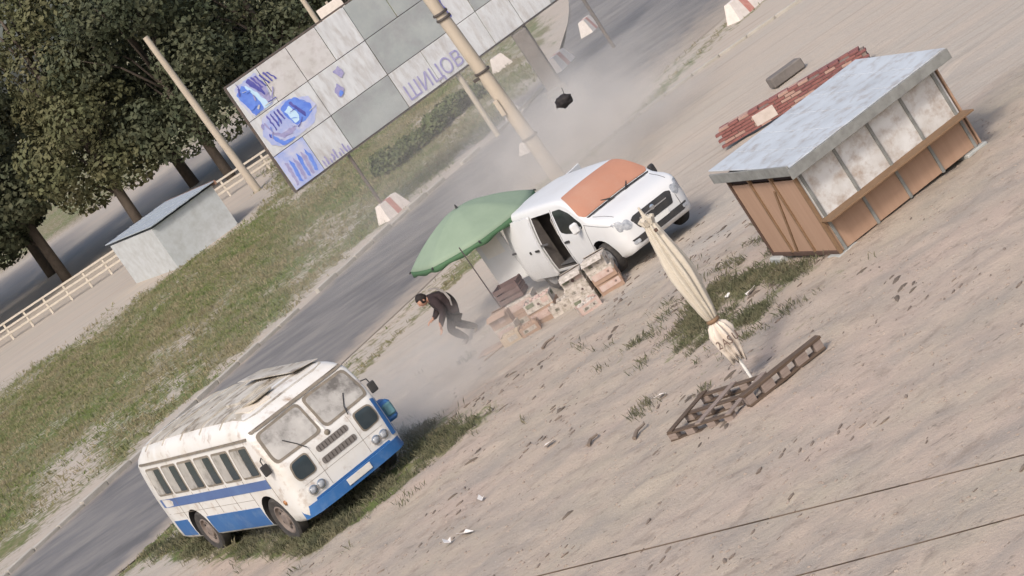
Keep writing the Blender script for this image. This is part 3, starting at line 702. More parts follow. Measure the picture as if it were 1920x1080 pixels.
# ------------------------------------------------------------------ old blue and white bus
M_BUSW = mat('bus_white', (.60, .59, .57), .55, (.50, .46, .40), 1.3, .9, .006, 3, col3=(.27, .18, .12), scale3=3.4, lo=.46, hi=.74, spec=.35)
M_BUSB = mat('bus_blue', (.025, .105, .29), .5, (.035, .14, .34), 1.2, .8, col3=(.12, .20, .34), scale3=4, lo=.42, hi=.82)
M_BUSR = mat('bus_roof', (.48, .45, .40), .85, (.33, .29, .23), 1.6, .95, .01, 14, col3=(.15, .12, .09), scale3=2.6, lo=.42, hi=.66)
M_BANDB = mat('bus_band', (.075, .125, .28), .55, (.10, .17, .34), 2, .7)
M_GASKET = mat('window_rubber', (.16, .14, .115), .8, (.26, .22, .17), 8, .7)
M_SCREEN = mat('dusty_glass', (.34, .325, .305), .22, (.50, .48, .45), 1.3, .9, col3=(.10, .09, .08), scale3=1.7, lo=.40, hi=.66)
M_DKWIN = mat('bus_dark_glass', (.028, .040, .048), .2, (.05, .062, .068), 2, .6)
M_GRAN = mat('bus_grille', (.16, .145, .135), .7)
M_RIMT = mat('bus_rim', (.20, .165, .145), .8, (.12, .095, .085), 7, .7)
BX, BY, BYAW = -4.02, 37.60, R(-62.5)
BUS = Matrix.Translation((BX, BY, gbase(BY) - .02)) @ SLOPE @ Matrix.Rotation(BYAW, 4, 'Z') @ Matrix.Diagonal((1, 1.07, 1, 1))
bus = empty('old_bus', M=BUS); tag(bus, 'old blue and white round-nosed bus parked in weeds at lower left', 'bus')
hw_b = lambda w, z: w * (1 - .10 * max(0, (z - 1.25) / 1.1) ** 1.6) * (1 - .03 * max(0, (.6 - z) / .3))
sb = [(.05, .42, 1.10, .78, .12), (.035, .40, 1.30, .90, .13), (0, .38, 1.42, .985, .13), (-.06, .37, 1.50, 1.03, .13), (-.14, .36, 1.72, 1.065, .14), (-.22, .35, 1.93, 1.085, .15), (-.29, .35, 2.10, 1.095, .16), (-.36, .35, 2.20, 1.105, .20), (-.48, .35, 2.29, 1.11, .26), (-.70, .35, 2.37, 1.115, .32), (-1.05, .35, 2.42, 1.12, .34), (-2.5, .35, 2.44, 1.12, .34), (-4.5, .35, 2.43, 1.12, .34), (-6.1, .35, 2.38, 1.11, .34), (-6.5, .37, 2.25, 1.08, .32), (-6.7, .42, 2.0, 1.0, .28), (-6.78, .48, 1.7, .9, .2)]
bmb = loft(sb, hw_b, 12); bb = BVHTree.FromBMesh(bmb)
mb = MB(); mb.bm.free(); mb.bm = bmb; bbody = mb.build('body', M_BUSW, bus, smooth=True, angle=40); bbody.data.materials.append(M_BLACKPL)
bpy.context.view_layer.update()
BWX, BWR = (-1.08, -4.95), .45
for x in BWX:
    for s in (1, -1): cut(bbody, cylbm((x, BWR + .03), BWR + .07, s * .68, s * 1.4), M_BLACKPL)
for p in bbody.data.polygons: p.use_smooth = True
bbody.data.set_sharp_from_angle(angle=R(40))
for x in BWX:
    for s in (1, -1): wheel(bus, x, s * .98, BWR, .22, M_RIMT, holes=6)
# roof skin, ribs and hatches
patch(bb, [(-6.35, -.84), (-.60, -.84), (-.50, -.60), (-.50, .60), (-.60, .84), (-6.35, .84)], 'z', M_BUSR, 'roof_skin', bus, .008, rings=7, r=.05)
for x in (-1.55, -2.6, -3.65, -4.7, -5.75): patch(bb, [(x - .02, -.95), (x + .02, -.95), (x + .02, .95), (x - .02, .95)], 'z', M_BUSR, 'roof_rib', bus, .022, rings=2, r=.005)
patch(bb, [(-1.35, -.66), (-.70, -.66), (-.62, -.2), (-1.35, -.2)], 'z', mat('roof_patch', (.60, .54, .46), .7, (.5, .44, .36), 4, .7), 'roof_patch', bus, .016, r=.06)
patch(bb, [(-2.4, -.35), (-1.75, -.35), (-1.75, .35), (-2.4, .35)], 'z', M_BUSR, 'roof_hatch', bus, .05, r=.05)
patch(bb, [(-2.36, .42), (-1.2, .42), (-1.2, .56), (-2.36, .56)], 'z', M_GASKET, 'roof_slot', bus, .02, r=.02, rings=3)
# gutter above the windscreen
for (y0, y1) in ((-1.0, 1.0),): patch(bb, [(-.98, 2.115), (.98, 2.115), (.98, 2.165), (-.98, 2.165)], 'x', M_GASKET, 'visor_gutter', bus, .03, rings=3, r=.015)
for s, ax in ((-1, 'y-'), (1, 'y+')):
    patch(bb, [(-6.3, 2.06), (-.45, 2.06), (-.45, 2.10), (-6.3, 2.10)], ax, M_GASKET, 'side_gutter', bus, .025, rings=2, r=.01)
# split windscreen, rubber and glass
for s in (-1, 1):
    fr_ = patch(bb, [(s * .04, 1.45), (s * .98, 1.47), (s * 1.0, 1.60), (s * .955, 2.075), (s * .04, 2.095)], 'x', M_GASKET, 'windscreen_frame', bus, .012, rings=5, r=.10)
    patch(bb, [(s * .085, 1.50), (s * .93, 1.515), (s * .95, 1.62), (s * .905, 2.03), (s * .085, 2.045)], 'x', M_SCREEN, 'windscreen_pane', fr_, .018, rings=5, r=.08)
    MB().tube([(.07, s * .45, 1.42), (-.05, s * .52, 1.56), (-.12, s * .66, 1.74)], .01, 5).build('wiper', M_BLACKPL, bus)
    # lower corner windows
    f2 = patch(bb, [(s * .50, .98), (s * .86, 1.0), (s * .90, 1.12), (s * .87, 1.36), (s * .50, 1.38)], 'x', M_GASKET, 'lower_window_frame', bus, .010, rings=4, r=.09)
    patch(bb, [(s * .525, 1.005), (s * .84, 1.022), (s * .875, 1.125), (s * .845, 1.335), (s * .525, 1.352)], 'x', M_DKWIN, 'lower_window', f2, .016, rings=4, r=.08)
    # headlight pair on one bezel
    bz = patch(bb, [(s * .52, .66), (s * .86, .67), (s * .86, .86), (s * .52, .86)], 'x', M_BUSW, 'lamp_bezel', bus, .012, r=.09)
    for k, yy in enumerate((.60, .765)):
        h = bb.ray_cast(Vector((3, s * yy, .765)), Vector((-1, 0, 0)))[0]
        rg = MB().lathe([(.085, -.03), (.085, .035), (.068, .04)], 'X', 20, c=h); rg = rg.build('headlight', M_CHROME, bz, smooth=True, angle=40)
        MB().lathe([(.07, .02), (.05, .045), (.025, .055), (.001, .058)], 'X', 18, c=h).build('lens', M_LAMP, rg, smooth=True)
    h = bb.ray_cast(Vector((-.42, s * 3, .80)), Vector((0, -s, 0)))[0]
    MB().lathe([(.001, .03 * s), (.045, .025 * s), (.05, -.01 * s)], 'Y', 14, c=h).build('indicator', mat('indicator_amber', (.30, .14, .06), .4), bus, smooth=True)
    # mirrors
    mm = MB().tube([(-.3, s * 1.05, 1.70), (-.16, s * 1.15, 1.68), (-.14, s * 1.16, 1.58)], .012, 5).box((-.14, s * 1.16, 1.50), (.05, .14, .20), bev=.015); mm.build('mirror', M_BLACKPL, bus)
MB().tube([(-.12, 0, 1.66), (-.02, 0, 1.44)], .03, 6).build('centre_pillar', M_BUSW, bus)
for z0, z1, w_ in ((1.20, 1.32, .33), (.98, 1.10, .36)):
    g_ = patch(bb, [(-w_, z0), (w_, z0), (w_, z1), (-w_, z1)], 'x', M_GRAN, 'grille_slot', bus, .010, rings=3, r=.07)
    for k in range(9):
        yy = -w_ + .06 + k * (2 * w_ - .12) / 8; patch(bb, [(yy - .008, z0 + .015), (yy + .008, z0 + .015), (yy + .008, z1 - .015), (yy - .008, z1 - .015)], 'x', M_DARKIRON, 'grille_bar', g_, .016, rings=2, r=.003)
h = bb.ray_cast(Vector((3, 0, 1.40)), Vector((-1, 0, 0)))[0]
MB().lathe([(.001, .03), (.045, .025), (.055, 0)], 'X', 16, c=(h.x, 0, 1.39)).build('nose_badge', M_GASKET, bus, smooth=True)
# bumper in blue with a white middle plate
bp_ = MB(); prof = [(-1.065, -.16), (-.98, .0), (-.85, .10), (-.5, .145), (0, .16), (.5, .145), (.85, .10), (.98, .0), (1.065, -.16)]
for (ya, xa), (yb, xb) in zip(prof, prof[1:]):
    for q in (((xa, ya, .38), (xb, yb, .38), (xb, yb, .58), (xa, ya, .58)), ((xa - .06, ya * .96, .38), (xb - .06, yb * .96, .38), (xb - .06, yb * .96, .58), (xa - .06, ya * .96, .58)), ((xa, ya, .58), (xb, yb, .58), (xb - .06, yb * .96, .58), (xa - .06, ya * .96, .58)), ((xa, ya, .38), (xb, yb, .38), (xb - .06, yb * .96, .38), (xa - .06, ya * .96, .38))): bp_.face(q)
bmesh.ops.remove_doubles(bp_.bm, verts=bp_.bm.verts[:], dist=.0005); bu = bp_.build('bumper', M_BUSB, bus, smooth=True, angle=40)
MB().box((.168, 0, .50), (.014, .50, .12), bev=.004).build('number_plate', M_BUSW, bu)
# blue skirts and band
patch(bb, [(-.80, .62), (.80, .62), (.80, .46), (-.80, .46)], 'x', M_BUSB, 'front_apron', bus, .006, rings=3, r=.02)
for s, ax in ((-1, 'y-'), (1, 'y+')):
    patch(bb, [(-4.40, .415), (-1.62, .415), (-1.62, .80), (-4.40, .80)], ax, M_BUSB, 'lower_skirt', bus, .008, rings=3, r=.015)
    patch(bb, [(-6.3, .45), (-5.5, .43), (-5.5, .80), (-6.3, .80)], ax, M_BUSB, 'lower_skirt', bus, .008, rings=3, r=.015)
    patch(bb, [(-6.3, 1.12), (-.58, 1.12), (-.58, 1.30), (-6.3, 1.30)], ax, M_BANDB, 'belt_band', bus, .008, rings=2, r=.01)
    for k in range(6):
        x0 = -.62 - k * .93
        if s == -1 and k == 1:
            patch(bb, [(x0 - .84, 2.0), (x0 - .03, 2.0), (x0 - .03, .45), (x0 - .84, .45)], ax, M_BUSW, 'folding_door', bus, .014, rings=4, r=.03) if False else None
        wf = patch(bb, [(x0 - .84, 1.38), (x0, 1.38), (x0 - .01, 1.98), (x0 - .83, 1.98)], ax, M_GASKET, 'side_window_frame', bus, .008, rings=3, r=.07)
        patch(bb, [(x0 - .80, 1.42), (x0 - .40, 1.42), (x0 - .40, 1.94), (x0 - .79, 1.94)], ax, M_SCREEN, 'side_pane', wf, .014, rings=3, r=.04)
        patch(bb, [(x0 - .37, 1.42), (x0 - .04, 1.42), (x0 - .05, 1.94), (x0 - .37, 1.94)], ax, M_DKWIN, 'side_pane', wf, .016, rings=3, r=.04)
# panel seams, rust streak strips and a bent roof plate
def bseam(p, q, ax, m=M_GASKET, wd=.012):
    Q = []
    for k in range(15):
        u = Vector(p).lerp(Vector(q), k / 14)
        o_, d_ = (Vector((3, u[0], u[1])), Vector((-1, 0, 0))) if ax == 'x' else (Vector((u[0], -4, u[1])), Vector((0, 1, 0))) if ax == 'y-' else (Vector((u[0], u[1], 5)), Vector((0, 0, -1)))
        h_ = bb.ray_cast(o_, d_)[0]
        if h_ is not None: Q.append(h_)
    if len(Q) > 1: MB().tube(Q, wd / 2, 5).build('panel_seam', m, bus)
for x in (-.56, -1.62, -2.5, -3.4, -4.3, -5.4): bseam((x, .82), (x, 1.36), 'y-')
bseam((-.95, .90), (.95, .90), 'x', M_GASKET, .008); bseam((-.42, .64), (-.42, 1.42), 'x', M_GASKET, .008); bseam((.42, .64), (.42, 1.42), 'x', M_GASKET, .008); bseam((-6.3, .96), (-1.6, .96), 'y-', M_GASKET, .008)
MB().box((-2.0, .62, 2.50), (2.6, .5, .012), Matrix.Rotation(R(-9), 4, 'X') @ Matrix.Rotation(R(2.5), 4, 'Y')).build('roof_plate', M_BUSR, bus)
MB().box((-1.05, -.30, 2.46), (.55, .42, .05), Matrix.Rotation(R(-6), 4, 'Y') @ Matrix.Rotation(R(12), 4, 'Z'), bev=.015).build('roof_vent', M_BUSR, bus)
# blue wing on the far front corner
patch(bb, [(-.95, .62), (-.12, .62), (-.12, 1.32), (-.5, 1.42), (-.95, 1.42)], 'y+', M_BUSB, 'corner_panel', bus, .010, rings=4, r=.05)
patch(bb, [(.90, .64), (1.0, .64), (1.01, 1.36), (.93, 1.40)], 'x', M_BUSB, 'corner_panel', bus, .012, rings=3, r=.02)
MB().box((-.42, 1.20, .98), (.42, .26, .40), Matrix.Rotation(R(-8), 4, 'Z'), bev=.05).build('corner_box', M_BUSB, bus)
MB().box((-.20, 1.20, 1.0), (.06, .18, .24), Matrix.Rotation(R(-10), 4, 'Z'), bev=.03).build('side_lamp', mat('teal_lens', (.10, .22, .26), .35, (.05, .12, .14), 4, .6), bus)

# ------------------------------------------------------------------ green parasol over the stall
M_GREEN = mat('parasol_green', (.20, .262, .19), .85, (.235, .30, .22), 2, .7, .003, 40); M_GREEND = mat('parasol_valance', (.055, .12, .06), .8)
M_STEEL = mat('pole_steel', (.12, .10, .10), .5, metal=.5)
PB = Vector((-.18, 46.35, gbase(46.3))); CT = Vector((-.03, 46.5, PB.z))
um = empty('green_parasol', PB); tag(um, 'large open green market parasol beside the white van', 'parasol')
off = CT - PB; nrib = 8; Rr = 1.55; zr = 1.76; za = 2.34
MB().cyl((0, 0, 0), (off.x, off.y, za + .04), .022, .02, 10).build('pole', M_STEEL, um, smooth=True, angle=40)
def canopy_pt(a, t):   # t 0 apex .. 1 rim, ribs straighter, cloth sagging between
    ph = (a / (2 * math.pi / nrib)) % 1; sag = math.sin(math.pi * ph) 
    r = Rr * t * (1 - .045 * sag * t); z = za - (za - zr) * (t ** 1.75) - .05 * sag * math.sin(math.pi * t) * t
    return Vector((off.x + r * math.cos(a), off.y + r * math.sin(a), z))
v = []; f = []; na = 64; nr_ = 10
for j in range(nr_ + 1):
    for i in range(na): v.append(canopy_pt(2 * math.pi * i / na, max(.02, j / nr_)))
for j in range(nr_):
    for i in range(na): f.append((j * na + i, j * na + (i + 1) % na, (j + 1) * na + (i + 1) % na, (j + 1) * na + i))
can = from_py('canopy', v, f, M_GREEN, um, True)
sl = can.modifiers.new('t', 'SOLIDIFY'); sl.thickness = .006
v = []; f = []
for i in range(na * 2):
    a = 2 * math.pi * i / (na * 2); p = canopy_pt(a, 1); d = Vector((math.cos(a), math.sin(a), 0)); wv = .012 * math.sin(a * 24)
    v += [p + d * .004, p + d * (.02 + wv) - Vector((0, 0, .11 + .02 * math.sin(a * 16)))]
for i in range(na * 2): f.append((2 * i, 2 * i + 1, (2 * i + 3) % (4 * na), (2 * i + 2) % (4 * na)))
va = from_py('valance', v, f, M_GREEND, um, True); va.modifiers.new('t', 'SOLIDIFY').thickness = .004
for k in range(nrib):
    a = 2 * math.pi * k / nrib
    MB().tube([canopy_pt(a, t) - Vector((0, 0, .02)) for t in (.03, .25, .5, .75, 1)], .009, 5).build('rib', M_STEEL, um)
    e_ = canopy_pt(a, 1.0); MB().cyl(e_, e_ + Vector((.05 * math.cos(a), .05 * math.sin(a), -.03)), .022, .015, 8).build('rib_cap', M_BLACKPL, um)
    MB().cyl((off.x * .7, off.y * .7, za * .72), canopy_pt(a, .5) - Vector((0, 0, .02)), .007, .007, 5).build('strut', M_STEEL, um)
MB().cyl((off.x, off.y, za), (off.x, off.y, za + .09), .03, .012, 8).build('finial', M_BLACKPL, um)

o = MB().cyl((0, 0, 0), (-.03, .02, 1.95), .013, .012, 8).build('stall_post', M_STEEL, loc=(-.40, 44.15, gbase(44.1)), smooth=True, angle=40); tag(o, 'thin dark metal post standing at the left side of the stall boxes', 'post')
# ------------------------------------------------------------------ boxes and goods of the stall
M_CARD = mat('cardboard', (.34, .235, .175), .9, (.28, .185, .135), 4, .7); M_CARDP = mat('cardboard_pale', (.47, .38, .28), .9, (.40, .31, .22), 4, .7)
M_PRW = mat('box_print_white', (.50, .455, .415), .85, (.36, .32, .28), 9, .9, col3=(.22, .20, .16), scale3=14); M_PRG = mat('box_print_green', (.10, .11, .075), .85, (.24, .26, .18), 9, .7)
M_PRP = mat('box_print_pink', (.43, .305, .265), .85, (.50, .42, .38), 9, .8); M_CRATE = mat('crate_maroon', (.105, .07, .068), .8, (.16, .11, .10), 6, .7)
M_WOODP = mat('crate_wood', (.30, .21, .15), .9, (.22, .15, .105), 5, .7, stretch=(0, (1, 8, 8)))
bcount = [0]
def carton(x, y, z, rz, d, m, prints, label, flaps=False, fill=None):
    """cardboard produce box: shell, lid rim, printed patches, hand holes"""
    t = empty('carton', (x, y, z)); t.rotation_euler.z = R(rz); tag(t, label, 'box', 'cartons of the market stall'); a, b, h = d
    if fill is None:
        MB().box((0, 0, h / 2), (a, b, h), bev=.006).build('case', m, t); MB().box((0, 0, h * .80), (a + .014, b + .014, h * .44), bev=.004).build('lid', m if bcount[0] % 2 else M_PRW, t)
    else:
        th = .012
        for sx in (1, -1): MB().box((sx * (a - th) / 2, 0, h / 2), (th, b, h)).build('side', m, t)
        for sy in (1, -1): MB().box((0, sy * (b - th) / 2, h / 2), (a - 2 * th - .002, th, h)).build('side', m, t)
        MB().box((0, 0, .01), (a - .03, b - .03, .012)).build('base', m, t)
        rnd = random.Random(bcount[0]); q = MB()
        for _ in range(16):
            c = Vector((rnd.uniform(-.38, .38) * a, rnd.uniform(-.36, .36) * b, h * rnd.uniform(.7, .92))); g = bmesh.new(); bmesh.ops.create_icosphere(g, subdivisions=2, radius=.05 * rnd.uniform(.8, 1.2)); g.transform(Matrix.Translation(c)); q._add(g)
        pr_ = q.build('produce', fill, t, smooth=True); pr_['kind'] = 'stuff'
    bcount[0] += 1
    zof = .010 if fill is None else .003
    for (face, u, vv, sw, shh, pm) in prints:     # patches on the four sides
        if face in 'fb': c = (u * a, (-1 if face == 'f' else 1) * (b / 2 + zof), vv * h); dd = (sw * a, .004, shh * h)
        else: c = ((1 if face == 'r' else -1) * (a / 2 + zof), u * b, vv * h); dd = (.004, sw * b, shh * h)
        e = MB()
        if pm == 'hole':
            if face in 'fb': e.cyl((c[0], c[1] - .002, c[2]), (c[0], c[1] + .002, c[2]), shh * h / 2, None, 12)
            else: e.cyl((c[0] - .002, c[1], c[2]), (c[0] + .002, c[1], c[2]), shh * h / 2, None, 12)
            e.build('hand_hole', M_CRATE, t)
        else: e.box(c, dd); e.build('print', pm, t)
    if fill is None: MB().box((0, 0, h + .0045), (a * .98, .045, .003)).build('tape', M_CARDP, t)
    if flaps:
        for sy in (1, -1): MB().box((0, sy * (b / 2 + .06), h + .0), (a * .96, .16, .006), Matrix.Rotation(R(sy * -28), 4, 'X')).build('flap', m, t)
    return t
HOLE = 'hole'
prA = [('f', -.28, .72, .3, .4, M_PRG), ('f', .3, .62, .28, .5, M_PRP), ('f', .02, .5, .12, .3, HOLE), ('l', 0, .5, .14, .3, HOLE), ('l', -.3, .6, .25, .5, M_PRG), ('l', .3, .5, .25, .5, M_PRP), ('r', .2, .6, .4, .4, M_PRG)]
prB = [('f', 0, .55, .7, .42, M_PRW), ('f', -.18, .55, .2, .24, M_PRG), ('f', .2, .52, .16, .22, HOLE), ('l', 0, .55, .7, .42, M_PRW), ('l', .15, .55, .2, .24, M_PRP), ('r', 0, .5, .14, .25, HOLE)]
prC = [('f', 0, .6, .86, .5, M_PRP), ('f', .25, .6, .12, .2, HOLE), ('l', 0, .5, .6, .4, M_PRW)]
def gb(x, y): return gz(x, y) - .01
# stack beside the open front door
def stackcol(x, y, rz, items):
    z = gb(x, y)
    for (d, m, p, label, kw) in items:
        carton(x + random.uniform(-.03, .03), y + random.uniform(-.03, .03), z, rz + random.uniform(-7, 7), d, m, p, label, **kw); z += d[2] + .003
D1 = (.50, .38, .25)
stackcol(1.08, 41.95, -18, [(D1, M_PRW, prA, 'printed white and green carton at the bottom of the left column by the van', {}), (D1, M_PRW, prB, 'white printed carton second up in the left column by the van', {}), ((.46, .34, .22), M_PRW, prA, 'green-printed carton on top of the left column by the van', {'flaps': True})])
stackcol(1.60, 41.80, -12, [(D1, M_CARD, prC, 'brown carton at the foot of the right column near the front wheel', {}), (D1, M_CARD, prC, 'plain brown carton second up near the front wheel', {}), ((.46, .34, .24), M_PRW, prB, 'pinkish white carton on top of the column near the front wheel', {'flaps': True})])
carton(1.02, 41.25, gb(1.02, 41.25), 6, (.44, .3, .2), M_PRP, prB, 'low pinkish open carton in front of the stacks by the van', fill=M_PRW)
# stall under the parasol
stackcol(-.02, 43.75, -25, [((.62, .42, .3), M_CARD, prB, 'brown carton under the dark crate of the stall', {}), ((.60, .40, .26), M_CARD, prC, 'middle brown carton below the dark crate', {})])
ct = empty('plastic_crate', (-.05, 43.85, gb(-.05, 43.85) + .585)); ct.rotation_euler.z = R(-25); tag(ct, 'dark maroon crate standing highest beside the parasol pole', 'crate')
for k in range(3):
    for sy in (1, -1): MB().box((0, sy * .19, .06 + k * .12), (.56, .018, .09)).build('slat', M_CRATE, ct)
    for sx in (1, -1): MB().box((sx * .271, 0, .06 + k * .12), (.018, .36, .09)).build('slat', M_CRATE, ct)
for sx in (1, -1):
    for sy in (1, -1): MB().box((sx * .255, sy * .172, .18), (.03, .03, .36)).build('corner_post', M_CRATE, ct)
MB().box((0, 0, .015), (.5, .34, .02)).build('crate_floor', M_CRATE, ct)
carton(.30, 43.15, gb(.3, 43.15), -20, (.60, .42, .3), M_CARD, prC, 'brown carton under the open pink box of the stall')
carton(.30, 43.12, gb(.3, 43.15) + .305, -16, (.58, .40, .2), M_PRW, prA, 'open white printed box of pink produce atop the stall front', fill=M_PRP)
carton(.62, 42.85, gb(.62, 42.85), -12, (.46, .34, .26), M_PRW, prB, 'white printed carton at the right end of the stall', fill=M_PRW)
carton(-.48, 43.65, gb(-.48, 43.65), -30, (.48, .36, .28), M_CARD, prC, 'small brown carton left of the parasol pole', flaps=False)
carton(-.50, 43.70, gb(-.48, 43.65) + .285, -24, (.46, .34, .26), M_CARD, [('f', .1, .5, .3, .4, M_PRP)], 'reddish brown carton set on the small carton left of the pole', flaps=True)
carton(-.52, 43.05, gb(-.52, 43.05), -20, (.42, .30, .2), M_CARDP, [('f', .1, .55, .5, .5, M_PRW)], 'cream carton at the front left corner of the stall', fill=M_CARDP)
carton(-.14, 42.85, gb(-.14, 42.85), -8, (.40, .30, .2), M_CARD, prB, 'low open brown carton in front of the parasol pole', fill=M_CARD)
o = MB().box((0, 0, .012), (.62, .42, .012), Matrix.Rotation(R(2), 4, 'Y')).box((.1, -.23, .03), (.5, .06, .012), Matrix.Rotation(R(40), 4, 'X')).build('flat_carton', M_CARD, loc=(-.98, 43.6, gz(-.98, 43.6) + .015), rotz=R(-20)); tag(o, 'flattened red-brown cardboard lying on the dirt near the person', 'cardboard')
o = MB().cyl((0, 0, 0), (1.0, .25, .02), .02, .014, 6).build('stick', M_WOODP, loc=(-1.25, 43.05, gz(-1.2, 43.1) + .02)); tag(o, 'thin brown stick lying in front of the flattened cardboard', 'stick')

# ------------------------------------------------------------------ crouching person
M_TOP = mat('jacket_maroon', (.022, .014, .016), .9, (.042, .027, .028), 7, .7, .01, 20); M_TROU = mat('trousers_grey', (.022, .019, .02), .9, (.042, .036, .036), 7, .7, .01, 18)
M_SKIN = mat('skin', (.42, .24, .17), .6); M_HAIR = mat('hair_dark', (.018, .013, .012), .8); M_SHOE = mat('shoe_grey', (.16, .13, .12), .8); M_STRAP = mat('strap_grey', (.27, .25, .24), .8)
def skin_mesh(name, chains, mats, parent, matf=None, sub=2):
    """chains: list of [(point, radius), ...] rooted by shared coordinates"""
    idx = {}; vs = []; es = []; rad = []
    def vi(p, r):
        k = tuple(round(c, 4) for c in p)
        if k not in idx: idx[k] = len(vs); vs.append(p); rad.append(r)
        return idx[k]
    for ch in chains:
        for (p, r), (q, s) in zip(ch, ch[1:]): es.append((vi(p, r), vi(q, s)))
    me = bpy.data.meshes.new(name); me.from_pydata(vs, es, []); o = bpy.data.objects.new(name, me); COL.objects.link(o)
    md = o.modifiers.new('s', 'SKIN'); md.use_smooth_shade = True
    for i, d in enumerate(me.skin_vertices[0].data): d.radius = rad[i] if isinstance(rad[i], tuple) else (rad[i], rad[i]); d.use_root = (i == 0)
    sb_ = o.modifiers.new('d', 'SUBSURF'); sb_.levels = sub; sb_.render_levels = sub
    dg = bpy.context.evaluated_depsgraph_get(); dg.update(); nm = bpy.data.meshes.new_from_object(o.evaluated_get(dg)); o.modifiers.clear(); o.data = nm; bpy.data.meshes.remove(me)
    nm.materials.clear()
    for m in mats: nm.materials.append(m)
    for p in nm.polygons:
        p.use_smooth = True
        if matf: p.material_index = matf(p.center)
    o.parent = parent; return o
# local axes: x = image right, y = away, z up ; person faces left (-x), a little towards us, knees bent, ducking
pe = empty('person', (-1.36, 46.15, gz(-1.36, 46.15) - .005)); pe.scale = (1.10, 1.16, 1.10); tag(pe, 'person in dark jacket and grey trousers ducking with bent knees beside the stall', 'person'); pe.rotation_euler.z = R(8)
pel = (.06, 0, .66)
hipL, hipR = (.06, .10, .62), (.06, -.10, .62)
kneeL, kneeR = (.02, .16, .36), (-.20, -.12, .40)
ankL, ankR = (.30, .18, .09), (-.02, -.16, .09)
toeL, toeR = (.20, .20, .04), (-.14, -.19, .04)
chain_body = [[(pel, (.23, .20)), ((.05, 0, .80), (.25, .215)), ((-.02, 0, .95), (.255, .225)), ((-.13, 0, 1.06), (.205, .175)), ((-.20, 0, 1.13), (.07, .07)), ((-.26, 0, 1.14), (.062, .062))],
    [((-.13, 0, 1.06), .15), ((-.14, .19, 1.03), .10), ((-.10, .29, .82), .08), ((-.26, .24, .70), .06), ((-.34, .20, .70), .036)],
    [((-.13, 0, 1.06), .15), ((-.14, -.19, 1.03), .10), ((-.13, -.30, .80), .08), ((-.28, -.24, .64), .06), ((-.33, -.22, .56), .036)],
    [(pel, .14), (hipL, .13), ((.04, .13, .49), .115), (kneeL, .092), ((.16, .17, .22), .082), (ankL, .055), (toeL, .04)],
    [(pel, .14), (hipR, .13), ((-.07, -.11, .51), .115), (kneeR, .092), ((-.11, -.14, .24), .082), (ankR, .055), (toeR, .04)]]
def pm_(c):
    if c.z < .085: return 2
    if c.z < .70 and not (c.x < -.17 and c.z > .5 and abs(c.y) > .17): return 1
    if c.x < -.31 and .5 < c.z < .9 and abs(c.y) > .12: return 3
    if c.x < -.22 and c.z > 1.05 and abs(c.y) < .07: return 3
    return 0
skin_mesh('body', chain_body, [M_TOP, M_TROU, M_SHOE, M_SKIN], pe, pm_)
# head with face
bm = bmesh.new(); bmesh.ops.create_uvsphere(bm, u_segments=24, v_segments=16, radius=.1)
for v_ in bm.verts:
    p = v_.co; p.x *= 1.08; p.y *= .80; p.z *= 1.18
    if p.x < 0 and p.z < 0: p.x *= .92; p.y *= 1 - .25 * (-p.z / .118)
    d = (p - Vector((-.108, 0, -.005))).length
    if d < .035: p.x -= .022 * (1 - d / .035)
    for sy in (1, -1):
        d = (p - Vector((-.092, sy * .032, .018))).length
        if d < .022: p.x += .010 * (1 - d / .022)
mb = MB(); mb.bm.free(); mb.bm = bm
HMx = Matrix.Translation((-.325, 0, 1.155)) @ Matrix.Rotation(R(-32), 4, 'Y') @ Matrix.Rotation(R(14), 4, 'Z')
hd_ = mb.build('head', M_SKIN, pe, smooth=True); hd_.matrix_local = HMx
hb_ = MB(); g = bmesh.new(); bmesh.ops.create_icosphere(g, subdivisions=3, radius=.113)
for v_ in g.verts:
    p = v_.co; p.x = p.x * 1.04 + .018; p.y *= .84; p.z = p.z * 1.13 + .016
    p *= 1 + .05 * noise.noise(p * 30)
    if p.x < -.06 and p.z < .055: p.x += .07
bmesh.ops.delete(g, geom=[v_ for v_ in g.verts if v_.co.z < -.07], context='VERTS'); hb_._add(g); hb_.build('hair', M_HAIR, hd_, smooth=True)
for sy in (1, -1): MB().box((.005, sy * .085, -.005), (.035, .018, .055), bev=.008).build('ear', M_SKIN, hd_); MB().lathe([(.001, -.006), (.010, 0), (.001, .006)], 'X', 8, c=(-.096, sy * .032, .018)).build('eye', M_HAIR, hd_)
MB().box((-.098, 0, -.055), (.01, .038, .008)).build('mouth', mat('lips', (.28, .12, .10), .6), hd_)
# hands: palm, four fingers, thumb
def hand(base, d, side, up):
    d = Vector(d).normalized(); s_ = Vector(side).normalized(); b = Vector(base); n_ = d.cross(s_)
    ch = [[(tuple(b), .026), (tuple(b + d * .05), (.034, .018)), ]]
    for k, (o_, L_) in enumerate(((-.030, .060), (-.010, .072), (.010, .068), (.030, .052))):
        r0 = b + d * .05; p1 = b + d * .085 + s_ * o_; p2 = p1 + d * L_ * .5 + n_ * .010; p3 = p2 + d * L_ * .4 + n_ * .026
        ch.append([(tuple(r0), (.034, .018)), (tuple(p1), .010), (tuple(p2), .009), (tuple(p3), .0075)])
    t1 = b + d * .03 - s_ * .045; ch.append([(tuple(b), .026), (tuple(t1), .012), (tuple(t1 + d * .035 - s_ * .012 + n_ * .012), .0095)])
    skin_mesh('hand', ch, [M_SKIN], pe, None, 1)
hand((-.34, .20, .70), (-.85, -.25, -.1), (.1, 1, .2), 1); hand((-.33, -.22, .56), (-.4, .1, -.85), (.1, -1, .0), 1)
